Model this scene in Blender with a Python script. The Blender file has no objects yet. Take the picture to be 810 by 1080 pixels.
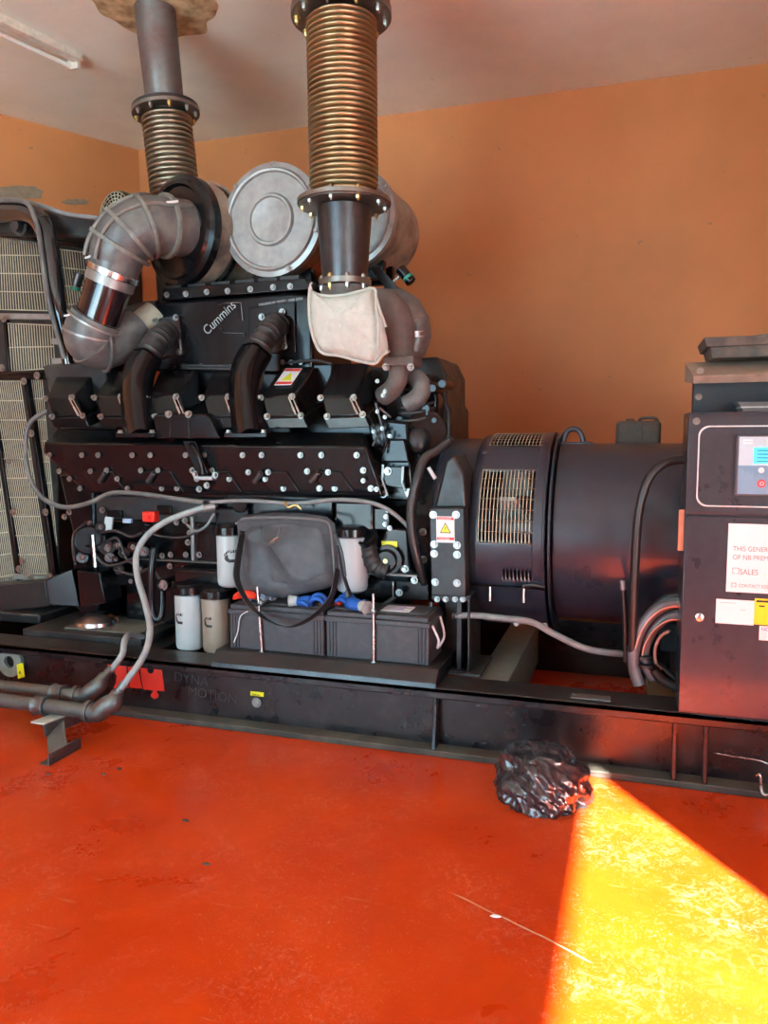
import bpy, bmesh, math, random
from mathutils import Vector, Matrix, noise
random.seed(7)
PI = math.pi
R = math.radians
sc = bpy.context.scene
COL = sc.collection

# ------------------------------------------------------------------ camera
F = 810.; YAW = R(18); PIT = R(5.9); ROLL = R(0.3); H = 1.5
def ray(px, py):
    x = (px-405)/F; y = -(py-540)/F
    c, s = math.cos(ROLL), math.sin(ROLL)
    x, y = c*x+s*y, -s*x+c*y
    cp, sp = math.cos(PIT), math.sin(PIT)
    f = cp+y*sp; u = -sp+y*cp
    return Vector((x*math.cos(YAW)-f*math.sin(YAW), f*math.cos(YAW)+x*math.sin(YAW), u))
def at(px, py, Y):
    d = ray(px, py); t = Y/d.y
    return Vector((d.x*t, Y, H+d.z*t))
def atz(px, py, Z=0.):
    d = ray(px, py); t = (Z-H)/d.z
    return Vector((d.x*t, d.y*t, Z))
FWD = Vector((-math.sin(YAW)*math.cos(PIT), math.cos(YAW)*math.cos(PIT), -math.sin(PIT)))
def pr(n, p):                       # length of n pixels at the distance of p
    return n*((Vector(p)-Vector((0, 0, H))).dot(FWD))/F
cam_d = bpy.data.cameras.new('camera'); cam = bpy.data.objects.new('camera', cam_d); COL.objects.link(cam)
cam_d.sensor_fit = 'VERTICAL'; cam_d.sensor_height = 36; cam_d.lens = 36*F/1080
right = Vector((math.cos(YAW), math.sin(YAW), 0)); up = right.cross(FWD)
M = Matrix((right, up, -FWD)).transposed()
cam.matrix_world = Matrix.Translation((0, 0, H)) @ M.to_4x4() @ Matrix.Rotation(-ROLL, 4, 'Z')
cam_d.clip_start = 0.02; cam_d.clip_end = 300
sc.camera = cam

# ------------------------------------------------------------------ materials
MATS = {}
def nd(nt, t, **k):
    n = nt.nodes.new(t)
    for a, b in k.items(): setattr(n, a, b)
    return n
def mat(name, col, rough=.5, metal=0., dust=0., dcol=(.33, .29, .23), dscale=5., var=.15, bump=0., bscale=60., coat=0., rvar=.1, spec=.5, trans=0., emis=None):
    if name in MATS: return MATS[name]
    m = bpy.data.materials.new(name); m.use_nodes = True; nt = m.node_tree; L = nt.links
    b = nt.nodes['Principled BSDF']
    b.inputs['Metallic'].default_value = metal
    b.inputs['Specular IOR Level'].default_value = spec
    b.inputs['Coat Weight'].default_value = coat
    b.inputs['Coat Roughness'].default_value = .08
    if trans: b.inputs['Transmission Weight'].default_value = trans
    if emis:
        b.inputs['Emission Color'].default_value = (*emis[:3], 1); b.inputs['Emission Strength'].default_value = emis[3]
    tc = nd(nt, 'ShaderNodeTexCoord')
    n1 = nd(nt, 'ShaderNodeTexNoise'); n1.inputs['Scale'].default_value = dscale; n1.inputs['Detail'].default_value = 7; n1.inputs['Roughness'].default_value = .65
    L.new(tc.outputs['Object'], n1.inputs['Vector'])
    n2 = nd(nt, 'ShaderNodeTexNoise'); n2.inputs['Scale'].default_value = dscale*4.3; n2.inputs['Detail'].default_value = 4
    L.new(tc.outputs['Object'], n2.inputs['Vector'])
    mr = nd(nt, 'ShaderNodeMapRange'); mr.inputs[1].default_value = .3; mr.inputs[2].default_value = .7
    mr.inputs[3].default_value = 1-var; mr.inputs[4].default_value = 1+var
    L.new(n2.outputs['Fac'], mr.inputs[0])
    base = nd(nt, 'ShaderNodeVectorMath', operation='SCALE'); base.inputs[0].default_value = col
    L.new(mr.outputs[0], base.inputs['Scale'])
    r1 = nd(nt, 'ShaderNodeMapRange'); r1.inputs[1].default_value = .3; r1.inputs[2].default_value = .7
    r1.inputs[3].default_value = max(.02, rough-rvar); r1.inputs[4].default_value = min(1, rough+rvar)
    L.new(n1.outputs['Fac'], r1.inputs[0])
    if dust > 0:
        d = nd(nt, 'ShaderNodeMapRange'); d.inputs[1].default_value = .62-dust*.35; d.inputs[2].default_value = .9-dust*.3
        d.inputs[3].default_value = 0; d.inputs[4].default_value = min(1, dust*1.5); L.new(n1.outputs['Fac'], d.inputs[0])
        # dust settles on faces that look up
        g = nd(nt, 'ShaderNodeNewGeometry'); sx = nd(nt, 'ShaderNodeSeparateXYZ'); L.new(g.outputs['Normal'], sx.inputs[0])
        u = nd(nt, 'ShaderNodeMapRange'); u.inputs[1].default_value = .2; u.inputs[2].default_value = 1.; u.inputs[3].default_value = 0; u.inputs[4].default_value = dust
        L.new(sx.outputs['Z'], u.inputs[0])
        ad = nd(nt, 'ShaderNodeMath', operation='ADD', use_clamp=True); L.new(d.outputs[0], ad.inputs[0]); L.new(u.outputs[0], ad.inputs[1])
        mx = nd(nt, 'ShaderNodeMix', data_type='RGBA'); L.new(ad.outputs[0], mx.inputs[0]); L.new(base.outputs[0], mx.inputs[6]); mx.inputs[7].default_value = (*dcol, 1)
        L.new(mx.outputs[2], b.inputs['Base Color'])
        m2 = nd(nt, 'ShaderNodeMix', data_type='FLOAT'); L.new(ad.outputs[0], m2.inputs[0]); L.new(r1.outputs[0], m2.inputs[2]); m2.inputs[3].default_value = .75
        L.new(m2.outputs[0], b.inputs['Roughness'])
    else:
        L.new(base.outputs[0], b.inputs['Base Color']); L.new(r1.outputs[0], b.inputs['Roughness'])
    if bump > 0:
        nb = nd(nt, 'ShaderNodeTexNoise'); nb.inputs['Scale'].default_value = bscale; nb.inputs['Detail'].default_value = 5
        L.new(tc.outputs['Object'], nb.inputs['Vector'])
        bp = nd(nt, 'ShaderNodeBump'); bp.inputs['Strength'].default_value = bump; bp.inputs['Distance'].default_value = .01
        L.new(nb.outputs['Fac'], bp.inputs['Height']); L.new(bp.outputs[0], b.inputs['Normal'])
    MATS[name] = m
    return m
BLACK = mat('engine_black', (.006, .006, .007), .20, 0, dust=.05, dcol=(.10, .095, .09), dscale=6, spec=.32, coat=.06, bump=.06, bscale=14, rvar=.05)
BLACKD = mat('dusty_black', (.013, .013, .014), .42, 0, dust=.25, dcol=(.11, .105, .095), dscale=9, bump=.2, bscale=30)
SKID = mat('skid_black', (.009, .007, .008), .3, 0, dust=.24, dcol=(.11, .095, .088), dscale=5, coat=.15, bump=.15, bscale=20)
ALT = mat('alternator_blue_black', (.020, .026, .040), .36, 0, dust=.06, dcol=(.13, .13, .15), dscale=3, coat=.3, bump=.03, bscale=9)
CAB = mat('cabinet_grey_black', (.020, .030, .044), .30, 0, dscale=7, rvar=.05, coat=.5, bump=.02)
RUB = mat('rubber', (.018, .018, .019), .45, 0, dust=.3, dcol=(.16, .155, .14), dscale=8, bump=.15)
HOSE_D = mat('dusty_hose', (.10, .10, .10), .38, 0, dust=.5, dcol=(.24, .225, .19), dscale=7, bump=.1)
RIBM = mat('dusty_rib', (.16, .155, .14), .4, 0, dust=.5, dcol=(.30, .28, .235), dscale=9)
CREAMH = mat('cream_hose', (.42, .37, .28), .6, 0, dust=.2)
BOLT = mat('zinc_bolt', (.34, .335, .32), .34, 1.)
BRASSB = mat('yellow_zinc_nut', (.60, .47, .20), .35, 1.)
CHROME = mat('steel_bright', (.55, .55, .54), .25, 1., dust=.1)
BELL = mat('bellows_steel', (.46, .37, .23), .40, 1., dust=.05, dcol=(.3, .22, .13), var=.04)
BELLD = mat('bellows_old', (.36, .32, .25), .42, 1., dust=.1, dcol=(.26, .2, .14))
PIPES = mat('rusty_pipe', (.15, .145, .14), .45, .5, dust=.55, dcol=(.15, .05, .035), dscale=5)
GUN = mat('gunmetal', (.08, .08, .085), .36, .8, dust=.12, dcol=(.14, .13, .11))
FLG = mat('flange_steel', (.26, .245, .22), .4, .9, dust=.15, dcol=(.2, .17, .13))
ALUM = mat('filter_grey', (.33, .33, .32), .42, .45, dust=.3, dcol=(.42, .40, .36), dscale=5)
DUSTB = mat('dust_coated', (.04, .038, .035), .5, 0, dust=.85, dcol=(.42, .34, .25), dscale=4)
CAST = mat('exhaust_cast', (.13, .115, .105), .7, .2, dust=.35, dcol=(.24, .20, .175), bump=.3)
WIRE = mat('wire_guard', (.50, .46, .33), .5, .2, dust=.3)
WHITE = mat('filter_white', (.50, .56, .57), .35, 0, var=.03)
TAN = mat('filter_shade_tan', (.34, .28, .22), .45, 0, var=.05, dust=.2)  # tan puts the shade on the white filters into their colour
CLOTH = mat('insulation_cloth', (.50, .50, .44), .85, 0, var=.10, bump=.5, bscale=55)
STRAPM = mat('strap_black', (.022, .022, .024), .6)
BAGM = mat('bag_nylon', (.070, .078, .088), .55, 0, var=.2, bump=.35, bscale=18)
BATT = mat('battery_plastic', (.040, .041, .047), .4, 0, dust=.30, dcol=(.17, .165, .16), dscale=10)
RED = mat('red_paint', (.75, .035, .02), .4, 0, var=.05)
REDB = mat('red_plastic', (.85, .03, .015), .35)
YEL = mat('yellow_sticker', (.85, .78, .02), .4, var=.03)
PAPER = mat('paper', (.86, .87, .88), .6, var=.015)
INKG = mat('print_grey', (.25, .25, .25), .6)
INK = mat('print_black', (.02, .02, .02), .5)
BLUEI = mat('print_blue', (.05, .05, .5), .5)
WLINE = mat('white_line', (.75, .77, .77), .5)
BLUEG = mat('glove_blue', (.015, .12, .50), .7, bump=.4, bscale=90)
GREYG = mat('glove_grey', (.45, .45, .43), .6, bump=.4)
ORANGE = mat('rag_red', (.80, .04, .01), .7, bump=.4)
CONDUIT = mat('grey_conduit', (.20, .21, .21), .4, 0, dust=.25, dcol=(.3, .28, .25))
HOSEW = mat('pale_hose', (.30, .33, .33), .42, 0, dust=.2, dcol=(.36, .33, .28))
GALV = mat('galvanised', (.13, .135, .135), .40, .75, dust=.35, dcol=(.28, .25, .2), dscale=14)
CABLE = mat('cable_black', (.02, .016, .015), .4)
TAPE = mat('cable_grey', (.12, .12, .13), .35)
PINKREFL = mat('cable_reflection', (.42, .22, .17), .4, .7)
POLY = mat('polythene_black', (.035, .032, .037), .27, 0, coat=.8, var=.1, bump=.6, bscale=13, rvar=.04)
WOODD = mat('dusty_plastic_can', (.07, .052, .04), .7, 0, dust=.4, dcol=(.12, .095, .07), dscale=12)
TRAYM = mat('dusty_tray', (.055, .055, .05), .6, 0, dust=.6, dcol=(.20, .17, .125), dscale=10)
BOOK = mat('book_cover', (.13, .12, .12), .6)
PAGES = mat('book_pages', (.5, .48, .45), .8)
MINT = mat('dusty_lit_plate', (.22, .23, .20), .6, .1, dust=.4, dcol=(.30, .30, .25))
LAMPW = mat('lamp_white', (.72, .68, .58), .5, 0, dust=.2, dcol=(.5, .42, .3))
TUBEW = mat('tube_white', (.88, .87, .82), .25, 0, var=.02)
SCRF = mat('controller_face', (.20, .36, .50), .3, var=.03)
SCRT = mat('controller_face_light', (.48, .66, .74), .3, var=.03)
LCD = mat('lcd', (.05, .45, .60), .2, var=.05, emis=(.08, .62, .85, .5))
GREENC = mat('green_cap', (.01, .22, .13), .4)
FANM = mat('fan_alloy', (.45, .50, .46), .5, .1, dust=.3)
SILV = mat('silver_plate', (.30, .30, .29), .4, .6, dust=.2)

# ------------------------------------------------------------------ mesh helpers
def catmull(pts, n=6):
    pts = [Vector(p) for p in pts]
    if len(pts) < 3: return pts
    P = [pts[0]*2-pts[1]]+pts+[pts[-1]*2-pts[-2]]; out = []
    for i in range(1, len(P)-2):
        a, b, c, d = P[i-1:i+3]
        for k in range(n):
            t = k/n
            out.append(.5*((2*b)+(c-a)*t+(2*a-5*b+4*c-d)*t*t+(-a+3*b-3*c+d)*t**3))
    out.append(pts[-1]); return out
def frame(ax):
    ax = ax.normalized(); u = Vector((0, 0, 1)) if abs(ax.z) < .9 else Vector((0, 1, 0))
    s = ax.cross(u).normalized(); return s, s.cross(ax).normalized()
class MB:
    def __init__(s): s.bm = bmesh.new()
    def hexa(s, p):                  # p: front TL TR BR BL, back TL TR BR BL
        v = [s.bm.verts.new(q) for q in p]
        for f in ((0, 1, 2, 3), (7, 6, 5, 4), (0, 4, 5, 1), (1, 5, 6, 2), (2, 6, 7, 3), (3, 7, 4, 0)):
            s.bm.faces.new([v[i] for i in f])
        return s
    def box(s, a, b, rz=0):          # two opposite corners
        a, b = Vector(a), Vector(b); c = (a+b)/2; h = (b-a)/2
        pts = []
        for sy in (-1, 1):
            for sx, sz in ((-1, 1), (1, 1), (1, -1), (-1, -1)):
                q = Vector((sx*abs(h.x), sy*abs(h.y), sz*abs(h.z)))
                if rz: q = Matrix.Rotation(rz, 3, 'Z') @ q
                pts.append(c+q)
        return s.hexa(pts)
    def prism(s, pts, d):
        d = Vector(d); a = [s.bm.verts.new(p) for p in pts]; b = [s.bm.verts.new(Vector(p)+d) for p in pts]
        s.bm.faces.new(a); s.bm.faces.new(b[::-1]); n = len(a)
        for i in range(n): s.bm.faces.new((a[i], b[i], b[(i+1) % n], a[(i+1) % n]))
        return s
    def rings(s, rr, cap=True, close=False):
        V = [[s.bm.verts.new(p) for p in r] for r in rr]; n = len(V[0])
        for i in range(len(V)-1):
            for k in range(n): s.bm.faces.new((V[i][k], V[i][(k+1) % n], V[i+1][(k+1) % n], V[i+1][k]))
        if cap: s.bm.faces.new(V[0][::-1]); s.bm.faces.new(V[-1])
        return s
    def lathe(s, prof, o, ax, n=40, cap=True, a0=0):   # prof: (distance, radius)
        o = Vector(o); ax = Vector(ax).normalized(); e, f = frame(ax)
        rr = []
        for d, r in prof:
            rr.append([o+ax*d+(e*math.cos(a0+2*PI*k/n)+f*math.sin(a0+2*PI*k/n))*max(r, 1e-4) for k in range(n)])
        return s.rings(rr, cap)
    def cyl(s, a, b, r, r2=None, n=16):
        a, b = Vector(a), Vector(b); return s.lathe([(0, r), ((b-a).length, r if r2 is None else r2)], a, b-a, n)
    def tube(s, pts, r, n=12, sm=6, ribs=0, amp=0., rects=None):
        P = catmull(pts, sm); tot = len(P); rr = []; e = None
        for i, p in enumerate(P):
            t = (P[min(i+1, tot-1)]-P[max(i-1, 0)]).normalized()
            if e is None: e, f = frame(t)
            else:
                e = (e-t*e.dot(t)).normalized(); f = t.cross(e)
            q = i/(tot-1)
            rad = r if not isinstance(r, (list, tuple)) else (r[min(int(q*(len(r)-1)), len(r)-2)]*(1-(q*(len(r)-1)) % 1 if q < 1 else 0)+r[min(int(q*(len(r)-1)), len(r)-2)+1]*((q*(len(r)-1)) % 1 if q < 1 else 1))
            if ribs: rad *= 1+amp*max(0, math.cos(q*ribs*2*PI))**3
            if rects:
                w, h = rects
                rr.append([p+e*x*w/2+f*y*h/2 for x, y in ((-1, -.8), (-.8, -1), (.8, -1), (1, -.8), (1, .8), (.8, 1), (-.8, 1), (-1, .8))])
            else: rr.append([p+(e*math.cos(2*PI*k/n)+f*math.sin(2*PI*k/n))*rad for k in range(n)])
        return s.rings(rr)
    def ball(s, c, r, sc_=(1, 1, 1), n=14):
        c = Vector(c); rr = []
        for i in range(1, n):
            a = PI*i/n
            rr.append([c+Vector((math.sin(a)*math.cos(2*PI*k/(n*2))*sc_[0], math.sin(a)*math.sin(2*PI*k/(n*2))*sc_[1], math.cos(a)*sc_[2]))*r for k in range(n*2)])
        return s.rings(rr)
    def hexbolt(s, p, ax, r=.011, h=.009, washer=True):
        p = Vector(p); ax = Vector(ax).normalized()
        if washer: s.lathe([(0, r*1.45), (.002, r*1.45)], p, ax, 14)
        s.lathe([(.002, r), (h*.85, r), (h, r*.85)], p, ax, 6)
        return s
def children_loc(o):
    v = Vector(o.location)
    while o.parent: o = o.parent; v += o.location
    return v
def finish(mb, name, m, parent=None, bevel=0., smooth=True, ang=38, seg=2, solid=0., sub=0, kind=None, label=None, base=False):
    bm = mb.bm if isinstance(mb, MB) else mb
    bmesh.ops.recalc_face_normals(bm, faces=bm.faces[:])
    if smooth:
        for f in bm.faces: f.smooth = True
        for e in bm.edges:
            if len(e.link_faces) == 2 and e.calc_face_angle(0) > R(ang): e.smooth = False
    me = bpy.data.meshes.new(name)
    co = [v.co for v in bm.verts]
    lo = Vector([min(c[i] for c in co) for i in range(3)]); hi = Vector([max(c[i] for c in co) for i in range(3)])
    c = (lo+hi)/2
    if base: c.z = lo.z
    bmesh.ops.translate(bm, verts=bm.verts[:], vec=-c)
    bm.to_mesh(me); bm.free(); me.materials.append(m)
    o = bpy.data.objects.new(name, me); COL.objects.link(o)
    if parent: o.parent = parent; o.location = c-children_loc(parent)
    else: o.location = c
    if solid: md = o.modifiers.new('solid', 'SOLIDIFY'); md.thickness = solid; md.offset = 0
    if bevel:
        md = o.modifiers.new('bevel', 'BEVEL'); md.width = bevel; md.segments = seg; md.limit_method = 'ANGLE'; md.angle_limit = R(35)
    if sub: md = o.modifiers.new('sub', 'SUBSURF'); md.levels = sub; md.render_levels = sub
    if kind: o['kind'] = kind
    if label: o['label'] = label
    return o
def tag(o, label, cat, group=None):
    o['label'] = label; o['category'] = cat
    if group: o['group'] = group
    return o
def thing(name, label, cat, loc, group=None):
    o = bpy.data.objects.new(name, None); COL.objects.link(o); o.location = loc; o.empty_display_size = .1
    return tag(o, label, cat, group)
def struct(mb, name, m, **k): return finish(mb, name, m, kind='structure', **k)
BOLTME = {}
def bolts(pts, ax, parent, r=.011, h=.009, m=None, name='bolt'):
    m = m or BOLT; ax = Vector(ax).normalized(); key = (round(r, 4), round(h, 4), m.name, name)
    if key not in BOLTME:
        b = MB().hexbolt((0, 0, 0), (0, 0, 1), r, h); bmesh.ops.recalc_face_normals(b.bm, faces=b.bm.faces[:])
        me = bpy.data.meshes.new(name); b.bm.to_mesh(me); b.bm.free(); me.materials.append(m); BOLTME[key] = me
    q = ax.to_track_quat('Z', 'Y')
    for p in pts:
        o = bpy.data.objects.new(name, BOLTME[key]); COL.objects.link(o); o.parent = parent
        o.rotation_mode = 'QUATERNION'; o.rotation_quaternion = q; o.location = Vector(p)-children_loc(parent)
def pbox(x0, y0, x1, y1, Y, d, mb=None):   # box whose front face spans the given outline at distance Y
    a = at(x0, y0, Y); b = at(x1, y1, Y)
    return (mb or MB()).box((a.x, Y, a.z), (b.x, Y+d, b.z))
def poly(px, Y, d, mb=None):
    return (mb or MB()).prism([at(x, y, Y) for x, y in px], (0, d, 0))
def text(s, name, p, size, m, parent=None, rx=PI/2, rot=0., rz=0., ext=.0006, shear=0., align='LEFT', sx=1., bold=0., mtx=None):
    cu = bpy.data.curves.new(name, 'FONT'); cu.body = s; cu.size = size; cu.extrude = ext; cu.shear = shear; cu.align_x = align; cu.offset = bold
    t = bpy.data.objects.new('tmp', cu); COL.objects.link(t); bpy.context.view_layer.update()
    me = bpy.data.meshes.new_from_object(t.evaluated_get(bpy.context.evaluated_depsgraph_get())); bpy.data.objects.remove(t); bpy.data.curves.remove(cu)
    mm = mtx.to_4x4() if mtx else (Matrix.Rotation(rz, 4, 'Z') @ Matrix.Rotation(rx, 4, 'X') @ Matrix.Rotation(rot, 4, 'Z'))
    me.transform(mm @ Matrix.Diagonal((sx, 1, 1, 1)))
    me.materials.clear(); me.materials.append(m); me.name = name
    o = bpy.data.objects.new(name, me); COL.objects.link(o)
    if parent: o.parent = parent; o.location = Vector(p)-children_loc(parent)
    else: o.location = p
    return o
def pillow(out, thick, name, m, parent, centre=None, rings=9, fold=0., crisp=False, amp=.02, fr=6., seed=0, ny=Vector((0, 1, 0)), sub=1, back=.5, seam=0.):
    out = ([out[i].lerp(out[(i+1) % len(out)], k/4) for i in range(len(out)) for k in range(4)] if crisp else catmull(out+[out[0]], 4)[:-1]); n = len(out); c = centre or sum(out, Vector())/n
    bm = bmesh.new(); rows = []
    for side in (-1, 1):
        row = []
        for i in range(rings):
            s_ = 1-i/rings; z = (1-s_**3)**.6*thick*(1 if side < 0 else back)
            r_ = []
            for p in out:
                q = c+(p-c)*s_+ny*side*z
                if i > 0:
                    q += ny*noise.noise(q*fr+Vector((seed, 0, 0)))*amp+ny*abs(noise.noise(q*fr*2.7+Vector((seed, 5, 0))))*amp*.6
                    if fold and side < 0:
                        w_ = (p-c)*s_; t_ = w_.x*5.5+w_.z*9+noise.noise(w_*7)*1.1; q += ny*fold*(abs(math.sin(t_))**.7-.6)*min(1, i/3)*max(.15, min(1, .9-w_.x*4))
                elif side > 0: q = None
                r_.append(q)
            row.append(r_)
        rows.append(row)
    first = [bm.verts.new(p) for p in rows[0][0]]
    for side in (0, 1):
        prev = first
        for i in range(1, rings):
            cur = [bm.verts.new(p) for p in rows[side][i]]
            for k in range(n): bm.faces.new((prev[k], prev[(k+1) % n], cur[(k+1) % n], cur[k]))
            prev = cur
        cv = bm.verts.new(sum((v.co for v in prev), Vector())/n)
        for k in range(n): bm.faces.new((prev[k], prev[(k+1) % n], cv))
    return finish(bm, name, m, parent, sub=sub, ang=80)

# ------------------------------------------------------------------ the room
CEIL = 4.05; WB = 6.2; WF = -3.0; XR = 2.0
JY = .42                 # far jamb of the right-hand door
DH = 2.68                # its lintel
lc0 = atz(0, 120, CEIL); lc1 = atz(157, 161, CEIL)
ld = (lc1-lc0).normalized()
corner = lc0+ld*((WB-lc0.y)/ld.y); lfar = lc0+ld*((WF-lc0.y)/ld.y)
XL = lfar.x
def wallmat(name, col, patch=.0, dark=(.24, .18, .13)):
    m = bpy.data.materials.new(name); m.use_nodes = True; nt = m.node_tree; L = nt.links; b = nt.nodes['Principled BSDF']
    tc = nd(nt, 'ShaderNodeTexCoord'); n = nd(nt, 'ShaderNodeTexNoise'); n.inputs['Scale'].default_value = .9; n.inputs['Detail'].default_value = 8; n.inputs['Roughness'].default_value = .62
    L.new(tc.outputs['Object'], n.inputs['Vector'])
    cr = nd(nt, 'ShaderNodeValToRGB'); e = cr.color_ramp.elements
    e[0].position = .3; e[0].color = (*[c*.86 for c in col], 1); e[1].position = .7; e[1].color = (*[c*1.08 for c in col], 1)
    L.new(n.outputs['Fac'], cr.inputs[0])
    v = nd(nt, 'ShaderNodeTexNoise'); v.inputs['Scale'].default_value = 13; v.inputs['Detail'].default_value = 2
    L.new(tc.outputs['Object'], v.inputs['Vector'])
    v2 = nd(nt, 'ShaderNodeMapRange'); v2.inputs[1].default_value = .74; v2.inputs[2].default_value = .77; v2.inputs[3].default_value = 0; v2.inputs[4].default_value = .5; L.new(v.outputs['Fac'], v2.inputs[0])
    mx = nd(nt, 'ShaderNodeMix', data_type='RGBA'); L.new(v2.outputs[0], mx.inputs[0]); L.new(cr.outputs[0], mx.inputs[6]); mx.inputs[7].default_value = (*dark, 1)
    L.new(mx.outputs[2], b.inputs['Base Color']); b.inputs['Roughness'].default_value = .62
    nb = nd(nt, 'ShaderNodeTexNoise'); nb.inputs['Scale'].default_value = 5; nb.inputs['Detail'].default_value = 9; L.new(tc.outputs['Object'], nb.inputs['Vector'])
    bp = nd(nt, 'ShaderNodeBump'); bp.inputs['Strength'].default_value = .25; bp.inputs['Distance'].default_value = .02; L.new(nb.outputs['Fac'], bp.inputs['Height']); L.new(bp.outputs[0], b.inputs['Normal'])
    return m
WALL = wallmat('orange_plaster', (.66, .25, .088))
CEILM = wallmat('ceiling_plaster', (.88, .90, .80), dark=(.4, .36, .3))
OUT = wallmat('pale_concrete', (.48, .62, .66))

def floor_material():
    m = bpy.data.materials.new('red_floor_paint'); m.use_nodes = True; nt = m.node_tree; L = nt.links; b = nt.nodes['Principled BSDF']
    g = nd(nt, 'ShaderNodeNewGeometry'); P = g.outputs['Position']
    def noi(s, d, r=.6, dist=0.):
        n = nd(nt, 'ShaderNodeTexNoise'); n.inputs['Scale'].default_value = s; n.inputs['Detail'].default_value = d; n.inputs['Roughness'].default_value = r; n.inputs['Distortion'].default_value = dist
        L.new(P, n.inputs['Vector']); return n.outputs['Fac']
    def rng(x, a, b_, c=0., d=1.):
        n = nd(nt, 'ShaderNodeMapRange'); n.inputs[1].default_value = a; n.inputs[2].default_value = b_; n.inputs[3].default_value = c; n.inputs[4].default_value = d; L.new(x, n.inputs[0]); return n.outputs[0]
    def mul(a, b_, op='MULTIPLY'):
        n = nd(nt, 'ShaderNodeMath', operation=op, use_clamp=(op == 'ADD'))
        for i, x in enumerate((a, b_)):
            if isinstance(x, (int, float)): n.inputs[i].default_value = x
            else: L.new(x, n.inputs[i])
        return n.outputs[0]
    def mix(f, a, b_):
        n = nd(nt, 'ShaderNodeMix', data_type='RGBA'); L.new(f, n.inputs[0])
        for i, x in ((6, a), (7, b_)):
            if isinstance(x, tuple): n.inputs[i].default_value = (*x, 1)
            else: L.new(x, n.inputs[i])
        return n.outputs[2]
    big = noi(1.3, 6, .6, .4)
    base = mix(rng(big, .35, .65), (.60, .036, .002), (.76, .070, .004))
    scuff = mul(rng(noi(2.3, 5, .6), .46, .66), rng(noi(24, 6, .75, 1.6), .50, .64))
    base = mix(mul(scuff, .60), base, (.90, .25, .15))
    # drawn-out scrapes
    mp = nd(nt, 'ShaderNodeMapping'); mp.inputs['Rotation'].default_value = (0, 0, .7); mp.inputs['Scale'].default_value = (3, 60, 1); L.new(P, mp.inputs[0])
    ns = nd(nt, 'ShaderNodeTexNoise'); ns.inputs['Scale'].default_value = 1.; ns.inputs['Detail'].default_value = 3; L.new(mp.outputs[0], ns.inputs['Vector'])
    sc_ = mul(rng(ns.outputs['Fac'], .66, .72), rng(noi(3.1, 2), .5, .62))
    base = mix(mul(sc_, .45), base, (.80, .30, .18))
    chips = rng(noi(9, 2, .4), .77, .785)
    fine = mul(rng(noi(60, 3, .7, 2.), .60, .66), rng(noi(1.7, 4), .40, .60)); base = mix(mul(fine, .5), base, (.80, .34, .20))
    # long pale scratch
    A = atz(475, 940); B = atz(628, 1015); d = (B-A); ln = d.length; d.normalize()
    sub = nd(nt, 'ShaderNodeVectorMath', operation='SUBTRACT'); L.new(P, sub.inputs[0]); sub.inputs[1].default_value = A
    def dot(v):
        n = nd(nt, 'ShaderNodeVectorMath', operation='DOT_PRODUCT'); L.new(sub.outputs[0], n.inputs[0]); n.inputs[1].default_value = v; return n.outputs['Value']
    along = dot(d); perp = mul(dot((-d.y, d.x, 0)), rng(noi(4, 2), 0, 1, -.02, .02), 'SUBTRACT')
    n = nd(nt, 'ShaderNodeMath', operation='ABSOLUTE'); L.new(perp, n.inputs[0])
    ln_ = mul(mul(rng(n.outputs[0], .002, .0045, 1, 0), rng(along, 0, .05)), rng(along, ln-.05, ln, 1, 0))
    base = mix(mul(ln_, .8), base, (.75, .45, .30))
    L.new(base, b.inputs['Base Color'])
    rr = mul(rng(big, .3, .7, .24, .36), mul(scuff, .25), 'ADD'); L.new(rr, b.inputs['Roughness'])
    b.inputs['Coat Weight'].default_value = .15; b.inputs['Coat Roughness'].default_value = .2; b.inputs['Specular IOR Level'].default_value = .3
    bp = nd(nt, 'ShaderNodeBump'); bp.inputs['Strength'].default_value = .3; bp.inputs['Distance'].default_value = .012; L.new(noi(6, 6, .6), bp.inputs['Height']); L.new(bp.outputs[0], b.inputs['Normal'])
    return m
T = .2
struct(MB().box((XL-.3, WF-T, -.1), (XR+T, WB+T, 0)), 'floor', floor_material())
struct(MB().box((XL-.3, WF-T, CEIL), (XR+T, WB+T, CEIL+.15)), 'ceiling', CEILM)
struct(MB().box((corner.x-.3, WB, 0), (XR+T, WB+T, CEIL)), 'wall_back', WALL)
nl = Vector((-ld.y, ld.x, 0)) * T
struct(MB().prism([Vector((corner.x, corner.y, 0)), Vector((corner.x, corner.y, CEIL)), Vector((XL, WF, CEIL)), Vector((XL, WF, 0))], nl), 'wall_left', WALL)
w = MB(); w.box((XR, JY, 0), (XR+T, WB, CEIL)); w.box((XR, WF, DH), (XR+T, JY, CEIL)); w.box((XR, WF, 0), (XR+T, -1.75, DH))
struct(w, 'wall_right', WALL)
FX0, FX1, FH = -5.2, -1.5, 3.3
w = MB(); w.box((XL-.3, WF-T, 0), (FX0, WF, CEIL)); w.box((FX1, WF-T, 0), (XR+T, WF, CEIL)); w.box((FX0, WF-T, FH), (FX1, WF, CEIL))
struct(w, 'wall_front', WALL)
struct(MB().box((-40, -40, -.2), (40, 40, -.12)), 'ground', OUT)
struct(MB().box((-9, -8.4, 3.85), (5.3, WF-T, 4.0)), 'sun_block_roof', CEILM)  # unseen roof added outside to keep the sun out of the front opening
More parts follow.
